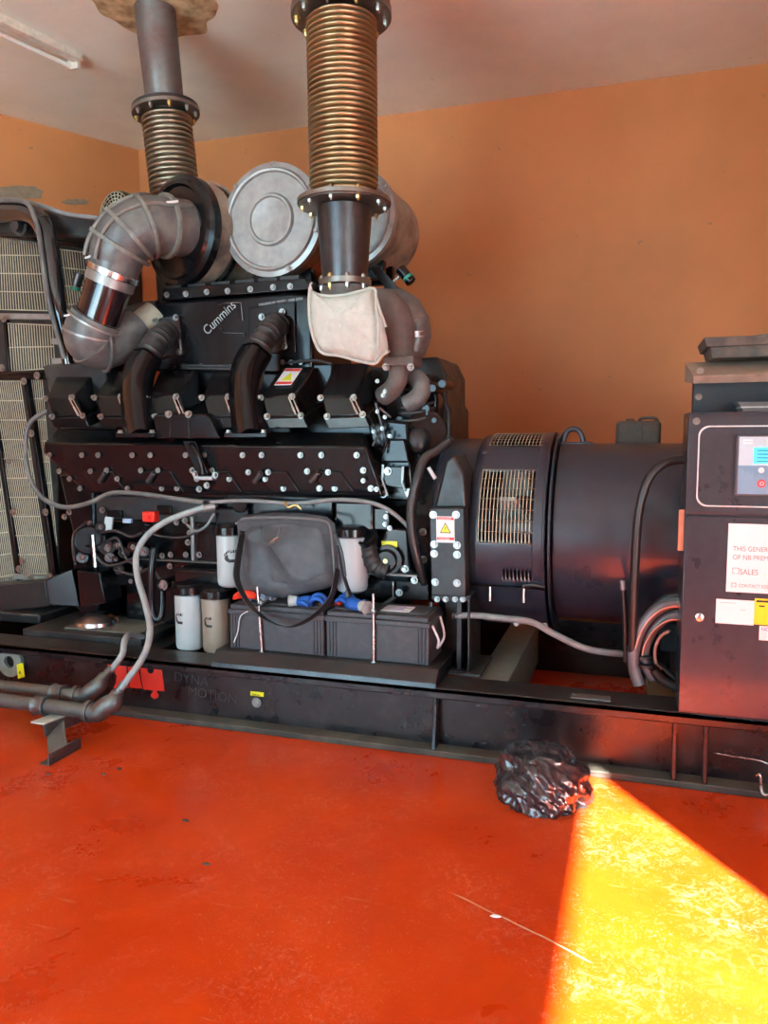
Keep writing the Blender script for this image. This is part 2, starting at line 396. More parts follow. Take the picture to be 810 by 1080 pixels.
# patch of crumbling yellow foam where the stack pierces the ceiling
pc = at(163, 10, 4.3)
tp = atz(163, 6, CEIL)
stain = bpy.data.materials.new('foam_stain'); stain.use_nodes = True
bs = stain.node_tree.nodes['Principled BSDF']; nt = stain.node_tree
n1 = nd(nt, 'ShaderNodeTexNoise'); n1.inputs['Scale'].default_value = 9; n1.inputs['Detail'].default_value = 6
tcn = nd(nt, 'ShaderNodeTexCoord'); nt.links.new(tcn.outputs['Object'], n1.inputs['Vector'])
cr = nd(nt, 'ShaderNodeValToRGB'); cr.color_ramp.elements[0].position = .35; cr.color_ramp.elements[0].color = (.30, .20, .09, 1); cr.color_ramp.elements[1].position = .62; cr.color_ramp.elements[1].color = (.70, .58, .34, 1)
nt.links.new(n1.outputs['Fac'], cr.inputs[0]); nt.links.new(cr.outputs[0], bs.inputs['Base Color']); bs.inputs['Roughness'].default_value = .9
bm = bmesh.new(); ringv = []
for s_, zz in ((1, 0), (.9, .012), (.6, .02)):
    ringv.append([tp+Vector((math.cos(a)*.36*s_*(1+.18*noise.noise(Vector((math.cos(a)*2, math.sin(a)*2, 3)))), math.sin(a)*.36*s_*(1+.25*noise.noise(Vector((math.cos(a)*2.5, math.sin(a)*2.5, 3)))), -zz)) for a in [2*PI*k/60 for k in range(60)]])
mbx = MB(); mbx.bm.free(); mbx.bm = bm; mbx.rings(ringv)
tag(finish(mbx, 'foam_patch', stain), 'crumbling yellow foam patch on the ceiling around the exhaust stack', 'foam sealing')
# peeled patches of bare plaster on the walls
bare = mat('bare_plaster', (.30, .22, .15), .85, dust=.3)
def patch(cx, cy, w_, h_, seed):
    c = [lc0.x, lc0.y]
    pts = []
    nvec = Vector((ld.y, -ld.x, 0))
    for k in range(40):
        a = 2*PI*k/40; r_ = 1+.45*noise.noise(Vector((math.cos(a)*2.2, math.sin(a)*2.2, seed)))
        d = ray(cx+w_*math.cos(a)*r_, cy+h_*math.sin(a)*r_)
        o = Vector((0, 0, H)); t = (Vector((lc0.x, lc0.y, 0))-o).dot(nvec)/d.dot(nvec)
        pts.append(o+d*t+nvec*.0)
    return MB().prism(pts, nvec*.006)
pm = patch(20, 203, 26, 7, 1.); finish(pm, 'trim_1', bare, kind='structure')
finish(patch(80, 213, 14, 3, 4.), 'trim_2', bare, kind='structure')

# fluorescent batten (off)
la = atz(-60, 0, CEIL); a0 = atz(0, 26, CEIL-.05); a1 = atz(84, 66, CEIL-.05)
dl = (a1-a0).normalized(); a0 = a1-dl*1.22; sd = Vector((-dl.y, dl.x, 0))
th = thing('fluorescent_lamp', 'unlit white fluorescent batten with a bare tube on the ceiling', 'lamp', (a1+a0)/2+Vector((0, 0, .05)))
def bar(a, b, w_, h_, zt):
    m_ = MB(); s_ = sd*w_/2
    return m_.hexa([a+s_+Vector((0, 0, zt)), b+s_+Vector((0, 0, zt)), b+s_+Vector((0, 0, zt-h_)), a+s_+Vector((0, 0, zt-h_)), a-s_+Vector((0, 0, zt)), b-s_+Vector((0, 0, zt)), b-s_+Vector((0, 0, zt-h_)), a-s_+Vector((0, 0, zt-h_))])
finish(bar(a0, a1, .075, .05, .05), 'housing', LAMPW, th, bevel=.004)
tb = (sd if sd.dot(Vector((0, 1, 0))) > 0 else -sd)
off = tb*.062+Vector((0, 0, -.022))
finish(MB().cyl(a0+off+dl*.03, a1+off-dl*.03, .016), 'tube', TUBEW, th)
for e in (a0+dl*.015, a1-dl*.015):
    finish(MB().box(e+off+Vector((-.02, -.02, -.02)), e+off*.3+Vector((.02, .02, .04))), 'lamp_holder', LAMPW, th, bevel=.003)

# ------------------------------------------------------------------ skid frame
SX0, SX1 = -4.3, 1.5
sk = thing('skid_frame', 'long black dusty steel skid frame carrying the generator over the red floor', 'generator base frame', (-1.2, 4.0, 0))
SB = .335
m_ = MB(); m_.box((SX0, 3.33, SB-.03), (SX1, 3.52, SB)); m_.box((SX0, 3.33, SB-.055), (SX1, 3.345, SB-.0))
finish(m_, 'top_flange', SKID, sk, bevel=.006)
finish(MB().box((SX0, 3.42, .03), (SX1, 3.435, SB-.03)), 'web', SKID, sk)
finish(MB().box((SX0, 3.335, 0), (SX1, 3.52, .03)), 'bottom_flange', mat('flange_dusty', (.035, .033, .028), .6, dust=.5, dcol=(.14, .125, .10)), sk, bevel=.005)
finish(MB().box((SX0, 4.80, 0), (SX1, 4.98, SB)), 'rear_rail', SKID, sk, bevel=.006)
for x in (-4.2, -2.55, -1.75, -.62, .32, 1.3):
    finish(MB().box((x-.08, 3.435, .05), (x+.08, 4.8, SB-.02)), 'cross_member', MINT if x == -.62 else BLACKD, sk, bevel=.006)
for px_, y0, y1 in ((458, 733, 793), (712, 766, 826), (745, 771, 832)):
    x = at(px_, 760, 3.36).x
    finish(MB().prism([Vector((x-.008, 3.42, SB-.03)), Vector((x-.008, 3.352, SB-.03)), Vector((x-.008, 3.36, .16)), Vector((x-.008, 3.335, .03)), Vector((x-.008, 3.42, .03))], (.018, 0, 0)), 'stiffener', SKID, sk, bevel=.003)
# lifting lug
lg = at(10, 698, 3.40)
m_ = MB(); n_ = 28; V = []
ro, ri = .088, .035
outer = [Vector((lg.x+ro*math.cos(a), 3.395, lg.z+ro*math.sin(a)*1.0)) for a in [2*PI*k/n_ for k in range(n_)]]
inner = [Vector((lg.x+ri*math.cos(a), 3.395, lg.z+ri*math.sin(a))) for a in [2*PI*k/n_ for k in range(n_)]]
bo = [m_.bm.verts.new(p) for p in outer]; bi = [m_.bm.verts.new(p) for p in inner]
bo2 = [m_.bm.verts.new(p+Vector((0, .024, 0))) for p in outer]; bi2 = [m_.bm.verts.new(p+Vector((0, .024, 0))) for p in inner]
for k in range(n_):
    j = (k+1) % n_
    for q in ((bo[k], bo[j], bi[j], bi[k]), (bo2[j], bo2[k], bi2[k], bi2[j]), (bo[k], bo2[k], bo2[j], bo[j]), (bi[j], bi2[j], bi2[k], bi[k])): m_.bm.faces.new(q)
finish(m_, 'lifting_lug', MINT, sk, bevel=.002)  # pale colour stands in for light falling on the lug
c = at(21, 707, 3.385)
st = finish(MB().prism([at(17.5, 701, 3.392), at(24, 699, 3.392), at(26, 714, 3.392), at(19, 716, 3.392)], (0, .003, 0)), 'sticker', YEL, sk, label='yellow sticker')
text('A', 'sticker_mark', at(19.5, 711, 3.39), .03, INK, sk)
# red puzzle-piece emblem
def emb(poly_px): return MB().prism([at(x, y, 3.4155) for x, y in poly_px], (0, .004, 0))
def Z(pts): return [(100+x/4.263, 685+y/4.263) for x, y in pts]
finish(emb(Z([(50, 50), (138, 60), (150, 172), (128, 176), (105, 188), (90, 190), (82, 178), (95, 150), (98, 120), (85, 90), (62, 84)])), 'emblem', RED, sk, label='red puzzle piece of the emblem, left')
finish(emb(Z([(146, 62), (165, 62), (160, 50), (150, 46), (158, 38), (182, 42), (184, 50), (176, 56), (180, 66), (190, 68), (212, 176), (158, 172)])), 'emblem', RED, sk, label='red puzzle piece of the emblem, middle')
finish(emb(Z([(200, 70), (230, 72), (240, 80), (234, 90), (238, 104), (250, 110), (262, 104), (266, 92), (258, 84), (262, 74), (298, 74), (312, 188), (280, 184), (276, 192), (286, 206), (282, 218), (268, 223), (254, 216), (250, 204), (258, 194), (262, 184), (218, 180)])), 'emblem', RED, sk, label='red puzzle piece of the emblem, right')
GHOST = mat('dust_letters', (.085, .08, .075), .8)
text('DYNA', 'ghost_lettering', at(183, 718, 3.4165), .075, GHOST, sk, rot=-.06, bold=-.002)
text('MOTION', 'ghost_lettering', at(198, 733, 3.4165), .072, GHOST, sk, rot=-.06, bold=-.002)
c = at(270, 731, 3.41)
finish(MB().prism([at(264, 729, 3.412), at(278, 730.5, 3.412), at(278, 735, 3.412), at(264, 733.5, 3.412)], (0, .004, 0)), 'sticker', YEL, sk, label='yellow sticker')
text('EARTH', 'sticker_mark', at(266, 733.2, 3.411), .014, INK, sk, rot=-.04)
bolts([at(270.5, 741, 3.41)], (0, -1, 0), sk, .018, .014)
finish(MB().prism([at(603, 722, 3.37)+Vector((0, 0, 0)), at(643, 726, 3.37), at(645, 736, 3.37), at(602, 732, 3.37)], (0, 0, .003)) if False else MB().box((at(602, 726, 3.36).x, 3.37, SB), (at(644, 730, 3.36).x, 3.43, SB+.003)), 'data_plate', SILV, sk, label='small engraved metal data plate')
text('SERIAL NO', 'plate_text', (at(604, 726, 3.36).x, 3.40, SB+.0032), .018, INK, sk, rx=0)
# hook and wire by the right end
hk = at(801, 830, 3.33)
finish(MB().tube([at(797, 818, 3.34), at(802, 818, 3.33), at(803, 832, 3.33), at(806, 838, 3.32), at(813, 838, 3.32)], .006), 'door_hook', CHROME, sk)
finish(MB().tube([at(752, 794, 3.41), at(775, 798, 3.41), at(800, 802, 3.41), at(815, 808, 3.41)], .003), 'loose_wire', CHROME, sk)
# engine mount pads
c0 = at(28, 668, 3.56); c1 = at(152, 676, 3.56)
finish(MB().box((c0.x, 3.53, SB-.01), (c1.x, 4.1, SB+.035)), 'mount_plate', BLACKD, sk, bevel=.005)
q0 = at(60, 660, 3.6); q1 = at(150, 662, 3.6)
finish(MB().box((q0.x+.05, 3.60, SB+.035), (q1.x-.04, 3.92, SB+.045)), 'mount_pad', mat('pad_dusty', (.06, .058, .05), .6, dust=.6, dcol=(.19, .175, .14)), sk, bevel=.003)
# small mount top and battery tray
m_ = MB(); tx0 = at(228, 690, 3.36).x; tx1 = at(468, 712, 3.33).x
m_.prism([Vector((tx0, 3.30, SB)), Vector((tx0, 3.305, SB+.028)), Vector((tx0, 3.36, SB+.075)), Vector((tx0, 3.70, SB+.075)), Vector((tx0, 3.70, SB))], (tx1-tx0-.03, 0, 0))
trayo = finish(m_, 'battery_tray', SKID, sk, bevel=.004)
m_ = MB().prism([Vector((tx1-.03, 3.30, SB)), Vector((tx1+.06, 3.30+.33, SB)), Vector((tx1+.06, 3.33+.33, SB+.03)), Vector((tx1-.03, 3.33, SB+.06))], (-.03, .03, 0))
TZ = SB+.075

# ------------------------------------------------------------------ batteries
def battery(x0, x1, label, lead):
    y0, y1, z0, z1 = 3.40, 3.66, TZ, TZ+.235
    t = thing('battery', label, 'battery', ((x0+x1)/2, (y0+y1)/2, TZ), 'batteries in the tray')
    finish(MB().box((x0, y0, z0), (x1, y1, z1-.05)), 'case', BATT, t, bevel=.006)
    m_ = MB().box((x0-.006, y0-.008, z1-.055), (x1+.006, y1+.006, z1-.03)); m_.box((x0+.004, y0+.004, z1-.03), (x1-.004, y1-.002, z1-.008)); m_.box((x0+.02, y0+.05, z1-.008), (x1-.02, y1-.04, z1))
    finish(m_, 'lid', BATT, t, bevel=.004)
    for k in range(3):
        for sx in (1, -1):
            xx = (x0+.018+.017*k) if sx > 0 else (x1-.018-.017*k)
            finish(MB().box((xx-.003, y0-.006, z0+.01), (xx+.003, y0+.002, z1-.058)), 'rib', BATT, t, bevel=.0015)
    for q in (x0+.045, x1-.045): finish(MB().cyl((q, y1-.04, z1-.01), (q, y1-.04, z1+.022), .011, .009), 'terminal', GUN, t)
    # rope handle
    if lead: finish(MB().tube([Vector((x1+.008, y0+.035, z1-.05)), Vector((x1+.035, y0+.05, z1-.12)), Vector((x1+.02, y0+.09, z1-.17)), Vector((x1+.035, y0+.16, z1-.13)), Vector((x1+.008, y0+.19, z1-.04))], .006), 'rope_handle', WLINE, t)
    else: finish(MB().tube([Vector((x0+.12, y0-.002, z1-.03)), Vector((x0+.075, y0-.02, z1-.06)), Vector((x0+.055, y0-.015, z1-.14)), Vector((x0+.03, y0-.014, z1-.2))], .003), 'rope_handle', WLINE, t)
    return t
bA = battery(-1.935, -1.418, 'black battery under the laptop bag, left of the two in the tray', False)
bB = battery(-1.405, -.888, 'black battery with a printed label on its lid, right of the two in the tray', True)
l0 = Vector((-1.17, 3.50, TZ+.2362))
lab = finish(MB().box((l0.x, 3.46, TZ+.2345), (l0.x+.17, 3.57, TZ+.2375)), 'printed_label', PAPER, bB, label='white and blue printed label')
for k in range(4):
    finish(MB().box((l0.x+.01, 3.475+k*.024, TZ+.2375), (l0.x+.16-.03*(k % 2), 3.483+k*.024, TZ+.2380)), 'print_line', BLUEI if k % 2 else INK, lab)
for xa, lean, cl, gp in ((-1.745, -.02, 'slim steel hold-down rod across the left battery, by the strap', 0), (-1.155, 0, 'slim steel hold-down rod and clamp bar across the right battery', 1)):
    t = thing('hold_down_clamp', cl, 'battery clamp', (xa, 3.38, TZ), 'battery hold-down clamps')
    finish(MB().cyl((xa, 3.384, TZ-.03), (xa+lean, 3.384, TZ+.33), .0065, n=10), 'rod', CHROME, t)
    finish(MB().cyl((xa, 3.70, TZ+.0), (xa, 3.70, TZ+.33), .0065, n=10), 'rod', CHROME, t)
    finish(MB().box((xa-.014, 3.372, TZ+.2385), (xa+.014, 3.715, TZ+.2485)), 'clamp_bar', GUN, t, bevel=.002)
    finish(MB().hexbolt((xa, 3.384, TZ+.249), (0, 0, 1), .012, .012), 'nut', BOLT, t)
    finish(MB().hexbolt((xa, 3.377, TZ-.01), (0, -1, 0), .012, .012), 'nut', BOLT, t)
# ------------------------------------------------------------------ engine
en = thing('diesel_engine', 'big black twelve-cylinder diesel engine filling the left of the room', 'engine', (-2.1, 4.2, SB))
def ep(mb, name, m=BLACK, parent=None, **k):
    k.setdefault('bevel', .006); return finish(mb, name, m, parent or en, **k)
X0 = at(60, 500, 3.7).x; X1 = at(437, 500, 3.7).x
# crankcase and sump
m_ = MB(); m_.box((X0+.1, 3.86, .95), (X1, 4.6, 1.45)); m_.box((X0+.25, 3.8, .60), (X1-.05, 4.66, 1.0))
ep(m_, 'crankcase', BLACK, bevel=.015)
ep(MB().box((X0+.3, 3.88, .36), (X1-.15, 4.58, .62)), 'oil_pan', BLACK, bevel=.02)
# side housing (long ledge) of the near bank
h_ = MB()
fr = [at(46, 467, 3.60), at(386, 471, 3.60), at(404, 524, 3.66), at(90, 520, 3.66), at(46, 478, 3.61)]
bk = [at(60, 453, 3.84), at(384, 456, 3.84), Vector((fr[2].x, 3.9, fr[2].z)), Vector((fr[3].x, 3.9, fr[3].z)), Vector((fr[4].x, 3.9, fr[4].z))]
va = [h_.bm.verts.new(p) for p in fr]; vb = [h_.bm.verts.new(p) for p in bk]
h_.bm.faces.new(va); h_.bm.faces.new(vb[::-1])
for i in range(5): h_.bm.faces.new((va[i], vb[i], vb[(i+1) % 5], va[(i+1) % 5]))
side = ep(h_, 'side_housing', BLACK, bevel=.01)
def sidept(x, y):
    q = (y-467)/57.; return at(x, y, 3.60+.06*max(0, min(1, q)))
# lower pockets
for x in (110, 171, 232, 293, 350):
    pts = [(x-22, 497), (x+10, 497), (x+24, 519), (x-6, 519)]
    ep(MB().prism([sidept(*p)+Vector((0, -.012, 0)) for p in pts], (0, .03, 0)), 'access_cover', BLACK, bevel=.006)
bp_ = []
for x in (54, 88, 105, 141, 160, 197, 217, 257, 277, 318, 340, 377): bp_.append((x, 480))
for x in (64, 97, 114, 150, 168, 204, 225, 263, 284, 325, 347, 384): bp_.append((x, 496+(x % 3)))
for x in (75, 86, 125, 136, 172, 188, 209, 243, 281, 300, 338, 354, 392): bp_.append((x, 505 if x % 2 else 515))
bolts([sidept(*p)+Vector((0, -.013, 0)) for p in bp_], (0, -1, .15), side, .011, .014)
# pins between pockets
for x in (112, 163, 275, 335):
    a = sidept(x, 503)+Vector((0, -.02, 0)); ep(MB().cyl(a+Vector((-.03, 0, -.03)), a+Vector((.02, -.01, .025)), .016), 'lever_boss', GUN)
ep(MB().prism([at(x, y, 3.93) for x, y in [(60, 436), (392, 434), (396, 475), (60, 475)]], (0, .4, 0)), 'cylinder_bank', BLACK)
ep(MB().prism([at(x, y, 4.08) for x, y in [(386, 386), (436, 392), (440, 470), (386, 470)]], (0, .4, 0)), 'cylinder_bank', BLACKD)
# rocker covers
def rocker(f4, b2, Yf=3.63, Yb=3.93):
    F4 = [at(*f4[0], Yf+.015), at(*f4[1], Yf+.015), at(*f4[2], Yf-.01), at(*f4[3], Yf-.01)]
    B = [at(*b2[0], Yb), at(*b2[1], Yb)]
    B += [Vector((B[1].x, Yb+.06, F4[2].z+.1)), Vector((B[0].x, Yb+.06, F4[3].z+.1))]
    o = ep(MB().hexa(F4+B), 'rocker_cover', BLACK, bevel=.012)
    dz = Vector((.012, -.008, -.052)); base = [F4[3]+Vector((-.012, -.01, 0)), F4[2]+Vector((.012, -.01, 0)), F4[2]+Vector((.03, -.004, -.055)), F4[3]+Vector((.015, -.004, -.055))]
    bb = [p+Vector((0, .3, .09)) for p in base]
    ep(MB().hexa(base+bb), 'cover_base', BLACK, o, bevel=.005)
    ax = Vector((0, -1, .2))
    bolts([F4[0]+Vector((.004, -.008, -.008)), F4[1]+Vector((-.012, -.008, -.006)), F4[2]+Vector((-.006, -.006, .008)), F4[3]+Vector((.008, -.006, .008))], ax, o, .012, .02)
    # raised strap at the right corner
    s0, s1 = F4[1]+Vector((-.03, -.012, -.01)), F4[2]+Vector((-.03, -.012, .01))
    ep(MB().cyl(s0, s1, .006), 'bright_clip', CHROME, o, bevel=0)
    ep(MB().cyl(s0+Vector((.022, 0, 0)), s1+Vector((.022, 0, 0)), .004), 'bright_clip', CHROME, o, bevel=0)
    return o
rocker([(48.5, 419), (79, 418), (89, 440), (55, 441)], [(62, 391), (102, 391)])
rocker([(100, 418), (131, 417), (139, 440), (106, 441)], [(117, 391), (152, 391)])
rocker([(156, 418), (189, 417), (197, 440), (163, 441)], [(169, 390), (208, 390)])
rocker([(213, 418), (244, 417), (251, 440), (219, 441)], [(226, 389), (264, 389)])
r5 = rocker([(275, 418), (311, 417), (319, 440), (281, 441)], [(297, 386), (332, 386)])
rocker([(338, 418), (376, 418), (384, 439), (344, 441)], [(352, 383), (391, 382)])
# warning sticker on the fifth cover
def on_cover(f4, b2, u, v, Yf=3.645, Yb=3.93, e=.004):
    a, b = at(*f4[0], Yf), at(*f4[1], Yf); c_, d = at(*b2[0], Yb), at(*b2[1], Yb)
    p = (a*(1-u)+b*u)*(1-v)+(c_*(1-u)+d*u)*v
    n = (b-a).cross(c_-a).normalized()
    if n.z < 0: n = -n
    return p+n*e, n
cv = ([(275, 418), (311, 417)], [(297, 386), (332, 386)])
def quad_on(u0, v0, u1, v1, e): return [on_cover(*cv, u, v, e=e)[0] for u, v in ((u0, v1), (u1, v1), (u1, v0), (u0, v0))]
def flat(pts, nrm): return MB().prism(pts, -nrm*.002)
nn = on_cover(*cv, .5, .5)[1]
stk = finish(flat(quad_on(.22, .30, .72, .86, .010), nn), 'warning_sticker', PAPER, r5, label='white and red warning sticker')
finish(flat(quad_on(.24, .76, .70, .84, .0112), nn), 'red_band', RED, stk); finish(flat(quad_on(.24, .32, .70, .40, .0112), nn), 'red_band', RED, stk)
finish(flat([on_cover(*cv, u, v, e=.0114)[0] for u, v in ((.33, .44), (.63, .44), (.48, .72))], nn), 'yellow_triangle', YEL, stk)
# central curved cover between banks three and four
cc = [(161, 440), (164, 437), (216, 437), (222, 442), (232, 463), (164, 463)]
o = ep(MB().prism([at(x, y, 3.56) for x, y in cc], (0, .22, .03)), 'junction_cover', BLACK, bevel=.01)
for x in (179, 199): ep(MB().box(at(x, 437, 3.553), at(x+1.5, 463, 3.57)), 'rib', BLACK, o, bevel=.002)
bolts([at(178, 437, 3.555), at(199, 437, 3.555)], (0, -1, .3), o, .014, .02)
o = ep(MB().prism([at(x, y, 3.57) for x, y in [(192, 465), (206, 465), (219, 500), (208, 500)]], (0, .06, 0)), 'centre_bracket', BLACK, bevel=.004)
ep(MB().tube([at(201, 468, 3.56), at(210, 482, 3.55), at(214, 500, 3.56)], .012), 'bracket_pipe', BLACK, o, bevel=0)
ep(MB().box(at(204, 502, 3.58), at(229, 506, 3.63)), 'bracket_foot', SILV, o, bevel=.003)
bolts([at(206, 500, 3.575), at(227, 501, 3.575), at(210, 516, 3.60), at(218, 512, 3.60)], (0, -1, 0), o, .012, .016)
# intake manifold / aftercooler
mn = ep(MB().prism([at(x, y, 3.94) for x, y in [(163, 319), (311, 308), (330, 312), (330, 396), (163, 392)]], (0, .62, 0)), 'intake_manifold', BLACK, bevel=.02)
ep(MB().prism([at(x, y, 3.93) for x, y in [(172, 304), (322, 293), (327, 305), (170, 317)]], (0, .66, 0)), 'manifold_lid', BLACK, mn, bevel=.006)
bolts([at(x, y, 3.926) for x, y in ((176, 311), (196, 310), (218, 308), (240, 307), (264, 305), (288, 303), (306, 302))], (0, -1, 0), mn, .012, .018)
for i, (x, y) in enumerate(((182, 303), (207, 301), (232, 299), (258, 297), (282, 295), (305, 293))):
    a = at(x, y, 3.98); ep(MB().box(a+Vector((-.06, 0, -.012)), a+Vector((.06, .4, .012))), 'lid_rib', BLACKD, mn, bevel=.004)
ep(MB().prism([at(x, y, 3.925) for x, y in [(262, 325), (300, 318), (311, 318), (312, 372), (262, 374)]], (0, .02, 0)), 'flange_pad', BLACK, mn, bevel=.006)
YM = 3.936
# name across the manifold, badge outline and small print
dirv = at(250, 322, YM)-at(219, 353, YM); ang = math.atan2(dirv.z, dirv.x)
text('Cummins', 'name_lettering', at(218.5, 354, YM-.004), .078, SILV, mn, rot=ang, ext=.001, sx=.82)
def line(pts, w_, Y, m, parent, name='badge_line'):
    return finish(MB().tube([at(x, y, Y) for x, y in pts], w_, n=6, sm=1), name, m, parent)
line([(231, 321), (239, 319.5), (254, 319), (256, 338)], .0022, YM-.004, SILV, mn)
line([(232, 346), (236, 351), (257, 351.5), (257, 355)], .0022, YM-.004, SILV, mn)
text('MAXIMUM SPEED 1500 RPM', 'small_print', at(273, 323, YM-.004), .022, SILV, mn, rot=.07)
# intake elbows
def elbow(pf, path, nm):
    fl = [at(*p, 3.92) for p in pf]
    o = ep(MB().prism(fl, (0, .03, 0)), 'elbow_flange', GUN, bevel=.012)
    bolts([p*.86+sum(fl, Vector())/4*.14+Vector((0, -.012, 0)) for p in fl], (0, -1, 0), o, .013, .016)
    ep(MB().tube([at(x, y, Y) for x, y, Y in path[:4]], pr(13, at(path[1][0], path[1][1], 3.8)), n=20, ribs=7, amp=.10, sm=10), 'rubber_sleeve', RUB, o, bevel=0)
    ep(MB().tube([at(x, y, Y) for x, y, Y in path[3:]], .1, rects=(.150, .13), sm=8), 'cast_arm', BLACK, o, bevel=0, ang=50)
    a = at(path[-1][0], path[-1][1], path[-1][2])
    ep(MB().box(a+Vector((-.12, -.06, -.012)), a+Vector((.12, .08, .012))), 'arm_foot', BLACK, o, bevel=.004)
    bolts([a+Vector((dx, -.045, .012)) for dx in (-.1, .1)], (0, 0, 1), o, .013, .016)
elbow([(163, 336), (188, 332), (192, 374), (166, 378)], [(178, 350, 3.9), (170, 356, 3.82), (163, 364, 3.76), (156, 375, 3.72), (147, 392, 3.67), (144, 415, 3.64), (146, 438, 3.61), (149, 459, 3.58)], 0)
elbow([(275, 332), (300, 326), (303, 368), (278, 374)], [(293, 342, 3.9), (285, 349, 3.82), (278, 358, 3.76), (271, 370, 3.72), (262, 388, 3.67), (259, 412, 3.64), (261, 438, 3.61), (264, 459, 3.58)], 1)
# fuel rail pipes between the covers
for y in (385, 388): ep(MB().tube([at(182, y, 3.9), at(240, y+1, 3.9), at(262, y, 3.9)], .008), 'fuel_pipe', GUN, bevel=0)
ep(MB().tube([at(300, 383, 3.9), at(330, 380, 3.88), at(350, 384, 3.86)], .008), 'fuel_pipe', GUN, bevel=0)
ep(MB().prism([at(x, y, 3.96) for x, y in [(180, 390), (350, 384), (350, 452), (180, 452)]], (0, .3, 0)), 'valley_cover', BLACK)
bolts([at(x, 386+(x % 2), 3.935) for x in (184, 194, 203, 212)]+[at(x, 382, 3.92) for x in (298, 307, 317)], (0, -1, 0), en, .010, .014)
# dark casting at the front-left
ep(MB().prism([at(x, y, 3.86) for x, y in [(44, 385), (110, 378), (116, 452), (60, 452)]], (0, .4, 0)), 'end_casting', BLACKD, bevel=.02)
ep(MB().prism([at(x, y, 3.80) for x, y in [(62, 500), (98, 500), (104, 660), (78, 640), (76, 560)]], (0, .3, 0)), 'front_gear_case', BLACK, bevel=.012)
for (x, y) in ((68, 545), (73, 540), (95, 552), (87, 617), (108, 538)): bolts([at(x, y, 3.795)], (0, -1, 0), en, .013, .016)
# block side with its covers below the ledge
sp = ep(MB().prism([at(x, y, 3.82) for x, y in [(100, 522), (230, 526), (230, 605), (104, 610)]], (0, .1, 0)), 'block_side', BLACKD, bevel=.006)
for (x0, y0, x1, y1) in ((168, 560, 203, 590), (112, 538, 128, 546), (165, 533, 180, 543)):
    ep(pbox(x0, y0, x1, y1, 3.80, .04), 'block_cover', BLACK, sp, bevel=.005)
bolts([at(x, y, 3.79) for x, y in ((171, 586), (180, 585), (196, 585), (200, 562), (198, 572), (210, 585), (179, 597), (193, 600), (208, 600), (186, 551), (195, 549))], (0, -1, 0), sp, .012, .016)
ep(pbox(140, 590, 230, 594, 3.76, .08), 'block_rail', SILV, sp, bevel=.004)
ep(pbox(200, 545, 205, 592, 3.78, .06), 'block_rib', SILV, sp, bevel=.004)
ep(pbox(108, 606, 232, 622, 3.80, .14), 'pan_rail', BLACK, bevel=.006)
bolts([at(x, 613+(x % 3), 3.795) for x in (118, 138, 160, 182, 204, 224)], (0, -1, 0), en, .010, .014)
# fuel pump
fp = ep(MB().cyl(at(94, 570, 3.66), at(94, 570, 3.82), .085, .10, n=28), 'fuel_pump', BLACK, bevel=.01)
ep(pbox(77, 562, 112, 597, 3.70, .14), 'pump_body', BLACK, fp, bevel=.012)
ep(MB().tube([at(79, 595, 3.68), at(77, 575, 3.66), at(79, 562, 3.66), at(91, 551, 3.66)], .008), 'pump_pipe', GUN, fp, bevel=0)
ep(MB().cyl(at(98, 564, 3.63), at(101, 598, 3.63), .012), 'pump_pipe', CHROME, fp, bevel=0)
ep(pbox(90, 575, 106, 578, 3.64, .03), 'pump_clip', BLACK, fp, bevel=.002)
for (x, y, r_) in ((87, 588, .035), (113, 578, .045), (116, 588, .03), (124, 575, .028), (131, 583, .034), (140, 577, .03), (122, 590, .02), (148, 600, .02), (152, 582, .03), (126, 601, .03), (106, 556, .03)):
    ep(MB().cyl(at(x, y, 3.66), at(x, y, 3.85), r_, r_*1.2, n=18), 'pump_fitting', random.choice([BLACK, GUN, BLACK]), fp, bevel=.004)
    bolts([at(x, y, 3.658)], (0, -1, 0), fp, r_*.35, .012)
for pth in ([(100, 585), (112, 596), (128, 594), (142, 588)], [(105, 562), (122, 560), (138, 566), (150, 562)], [(120, 600), (140, 606), (158, 600), (168, 610)], [(110, 572), (124, 568), (134, 590), (146, 596)]):
    ep(MB().tube([at(x, y, 3.63) for x, y in pth], .008), 'fuel_line', random.choice([GUN, RUB]), fp, bevel=0)
ep(MB().prism([at(x, y, 3.68) for x, y in [(111, 545), (119, 546), (117, 561), (108, 560)]], (0, .01, 0)), 'paper_tag', WHITE, fp, bevel=0, label='pale blue-white tag')
ep(pbox(129, 547, 138, 552, 3.69, .02), 'connector', mat('pale_blue', (.35, .45, .6), .4), fp, bevel=.003)
o = ep(pbox(149.5, 539.5, 163, 551, 3.62, .05), 'red_cap', REDB, fp, bevel=.006, label='bright red plastic plug')
bolts([at(156, 546, 3.618)], (0, -1, 0), o, .014, .01, m=REDB, name='cap_boss')
ep(MB().cyl(at(156, 551, 3.66), at(154, 566, 3.70), .022), 'solenoid', BLACK, fp)
# U-shaped oil pipe
ep(MB().tube([at(163, 575, 3.62), at(160, 600, 3.6), at(160, 640, 3.6), at(166, 654, 3.6), at(171, 643, 3.62), at(171, 612, 3.66)], .020), 'drain_pipe', BLACK, bevel=0)
ep(MB().cyl(at(172, 617, 3.62), at(172, 617, 3.8), .035), 'pipe_union', BLACK); bolts([at(172, 617, 3.618)], (0, -1, 0), en, .02, .016)
